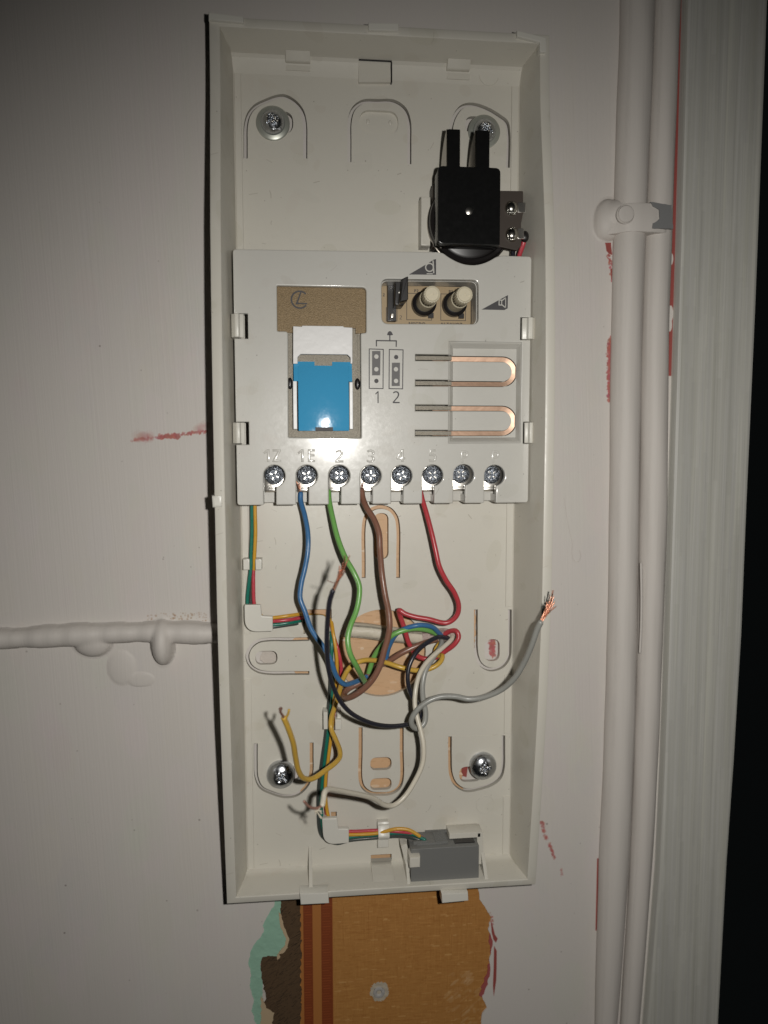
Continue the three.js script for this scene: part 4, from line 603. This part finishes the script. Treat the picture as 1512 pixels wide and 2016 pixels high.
wire('white_wire', 'ivory wire sweeping under the loop to a frayed end near the lower elbow guide', [[18.61,-49.53,8],[20.86,-48.93,9.5],[20.01,-49.65,11],[18.3,-50.74,12],[15.15,-52.73,13.5],[12.59,-54.71,15],[10.74,-57.22,16.5],[9.59,-60.79,18],[9.31,-64.51,19],[9.84,-67.57,20],[10.62,-70.61,21],[11.14,-74.02,22],[10.81,-78.52,22.5],[8.5,-83.32,23],[5.94,-86.74,23.5],[3.2,-88.28,24.5],[0.7,-87.43,26],[-2.1,-84.51,28.5],[-5.24,-82.04,31.5],[-8.54,-79.61,35],[-11.85,-76.98,39],[-13.94,-75.25,42],[-14.92,-75,44],[-15.19,-75.94,45],[-15.45,-76.87,46]], 0.64, W.white, (t) => { obj('bared_tip', tube([[-15.45,-76.87,46],[-16.25,-77.24,46.6],[-17.61,-77,47.2],[-18.72,-76.16,47.6],[-19.49,-75.1,47.8]], 0.33, 5, 7), M.baredDull, t); obj('fluff', [0, 1, 2, 3, 4, 5].map((i) => tube([[-16.02,-77.12,46.4], [-16.37,-77.61,46.8], [-16.61,-78.2,47]].map((p, k) => [p[0] + rr(-0.5, 0.5) * k, p[1] + rr(-0.6, 0.3) * k, p[2] + rr(-0.5, 0.5) * k]), 0.16, 4, 5)), M.fluff, t); });
wire('black_wire', 'black wire rising to a frayed copper tip in front of the green wire', [[18.52,-48.84,8.5],[19.92,-49.2,10],[16.77,-48.19,12],[13.01,-49.37,14],[9.86,-51.48,16],[7.98,-54.8,17],[7.65,-58.44,17.5],[8.59,-62.03,17],[10.5,-65.07,15.5],[12.18,-67.63,13.5],[11.52,-70.2,12.5],[9.37,-70.97,14],[7.39,-70.75,15.5],[2.99,-69.81,18.5],[-1.51,-67.79,22],[-5.85,-64.7,25.5],[-8.69,-61.77,28],[-11.07,-57.94,30],[-12.59,-53.74,32],[-13.48,-49.65,34],[-13.94,-43.83,37],[-13.95,-38.56,40.5],[-13.8,-34.29,44],[-13.53,-30.83,46.5],[-12.92,-28.22,48.5]], 0.58, W.navy, (t) => { strands(t, [-12.92,-28.46,48.4], [0.42, 1, 0.12], 18, 8.5, 0.9, M.copper, 0.13); obj('stray_strand', tube([[-12.4,-26.31,49.4],[-13.29,-25.96,50],[-14.05,-25.55,50.4]], 0.09, 4, 5), M.baredDull, t); });
wire('grey_wire', 'grey wire knotted in a small loop then reaching over the tray edge to frayed copper', [[18.24,-49.68,8.5],[17.52,-50.98,11],[14.88,-53.55,13.5],[12.73,-56.36,15],[11.77,-59.87,16],[11.84,-63.68,16.5],[12.45,-67.24,17],[11.97,-69.79,17.5],[10.41,-70.91,18],[8.95,-70.14,18.8],[8.3,-68.19,19.6],[9.27,-65.72,20.2],[11.76,-63.32,20.4],[15.42,-61.84,20.4],[19.57,-61.79,20.6],[22.97,-62.45,21],[26.48,-61.85,22],[30.62,-59.47,24],[33.33,-55.58,27],[35,-50.6,30],[35.83,-45.74,33],[36.5,-40.88,35.5],[36.94,-39.2,36.4]], 0.72, W.grey, (t) => strands(t, [36.85,-39.46,36.3], [0.5, 1, 0.05], 22, 7.4, 1.5, M.copper, 0.09));
// cable out of the wall
const cab = thing('cable_sheath', 'cream outer sheath of the wall cable crossing the round opening', 'cable', [2.66,-49.49,0]);
obj('sheath', varTube([...[[-20.37,-46.78,0.9],[-10.53,-47.88,1],[-2.03,-48.64,1.2],[6.48,-49.88,1.8],[15.21,-50.04,5.6]]].map((p, i) => [...p, [2.1, 2.1, 2.2, 2.15, 1.8][i]]), 6, 20, 0.03), M.sheath, cab);
obj('foil_wrap', varTube([...[[13.79,-49.71,5.6],[17.13,-49.08,6.8],[20.48,-48.64,7.8],[21.96,-48.72,8.2]]].map((p, i) => [...p, [1.9, 2.0, 1.5, 0.6][i]]), 5, 14, 0.1), M.foil, cab);
// four thin leads of the flat cord, from under the cover to the socket
const lead = 'thin leads of the handset cord';
const cord = [['green', 0, W.ribbonGreen, 'dark green thin lead'], ['red', 1, W.ribbonRed, 'red thin lead'], ['yellow', 2, W.ribbonYellow, 'orange yellow thin lead'], ['black', 3, W.ribbonBlack, 'black thin lead']];
const routes = {
  green: [[-32.43,-8.01,7],[-32.53,-13.4,6.8],[-32.66,-20.19,6.4],[-33.04,-26.34,6.2],[-33.09,-29.07,6.2],[-33.71,-33.9,6],[-34.23,-38.79,5.6],[-33.91,-43,5.4],[-31.23,-45.01,5.4],[-27.16,-45.26,5.4],[-23.07,-44.9,5],[-19.78,-44.88,3],[-18.11,-45.34,1.2],[-13.91,-46.3,1.2],[-12.12,-47.83,2.2],[-11.67,-50.38,4.6],[-11.74,-55.56,5.4],[-11.36,-61.26,5.4],[-11.83,-66.89,5.6],[-12.28,-71.17,5.6],[-13.02,-76.89,5.6],[-13.92,-84.16,5.4],[-14.68,-91.4,5.4],[-14.88,-98.7,5.4],[-13.94,-104.74,5.2],[-10.41,-107.16,5.2],[-6.86,-106.22,5.4],[0.94,-105.61,6],[6.55,-104.96,7],[10.62,-104.8,8.6],[13.5,-106.01,9.4]],
  red: [[-31.97,-8.08,5.8],[-32.07,-13.5,5.6],[-32.19,-20.31,5.4],[-32.47,-28.55,5.2],[-32.55,-34.03,5.4],[-32.49,-38.87,5.4],[-32.02,-42.39,5.2],[-29.87,-44.37,5.3],[-27.12,-44.12,6.1],[-23.04,-43.86,5.9],[-19.77,-43.9,3.6],[-18.1,-44.25,1.6],[-13.9,-44.83,1.4],[-11.98,-46.07,2.4],[-11.11,-48.93,4.8],[-9.67,-54.04,6],[-9.15,-58.3,6],[-9.71,-62.68,5.6],[-10.83,-68.63,4.8],[-12,-75.87,4.6],[-13.05,-84.54,4.6],[-13.69,-93.18,4.8],[-13.19,-100.46,5],[-10.83,-103.92,5.4],[-6.9,-104.17,6.2],[0.84,-103.9,7],[6.5,-104.3,7.4],[10.22,-104.58,8.4],[12.99,-105.75,9]],
  yellow: [[-31.63,-8.02,7],[-31.72,-13.4,6.9],[-31.72,-20.18,6.6],[-32.11,-26.36,6.2],[-32.53,-31.34,5],[-32.54,-39.03,4.6],[-31.44,-41.63,5.6],[-29.53,-43.18,6.3],[-27.09,-43.06,6.5],[-23.02,-42.65,6.3],[-19.76,-42.78,4.2],[-18.1,-43.54,2.2],[-13.91,-44.02,1.8],[-11.98,-44.84,2.8],[-11.25,-48.03,5],[-10.38,-54.81,6.2],[-10.42,-60.33,6.2],[-11.3,-68.2,6],[-11.91,-75.35,6],[-12.8,-82.52,6],[-13.7,-89.72,6],[-13.47,-97.12,5.8],[-12.23,-101.98,5.6],[-10.01,-104.84,6],[-6.93,-104.85,6.6],[0.78,-104.32,7.6],[5.69,-103.11,8.2],[9.19,-103.39,8.6],[12.1,-105.01,9.2]],
  black: [[-32.06,-8.15,4.4],[-32.27,-20.45,4.2],[-32.85,-31.47,4.2],[-33.38,-39.09,4.2],[-32.64,-44.23,4.4],[-29.93,-46.21,4.6],[-27.2,-46.01,4.6],[-19.79,-45.68,2.6],[-18.12,-46.26,0.9],[-13.91,-47.52,0.9],[-11.99,-49.32,2],[-12.09,-51.84,4.4],[-12.15,-57.14,4.8],[-12.19,-62.84,4.8],[-12.8,-70,4.8],[-13.57,-77.1,5],[-14.61,-84.3,5],[-15.51,-91.54,5],[-15.71,-98.22,4.8],[-14.78,-105.85,4.4],[-10.81,-108.3,4.4],[-6.83,-107.43,4.8],[0.99,-106.81,5.4],[6.6,-106.06,6.6],[10.68,-106.04,8.2],[13.82,-106.87,9.2]] };
for (const [n, , mat, lab] of cord) { const p = routes[n]; wire('cord_lead', lab + ' running through the guides to the grey socket', p, 0.5, mat, null, lead); }
renderer.render(scene, camera);
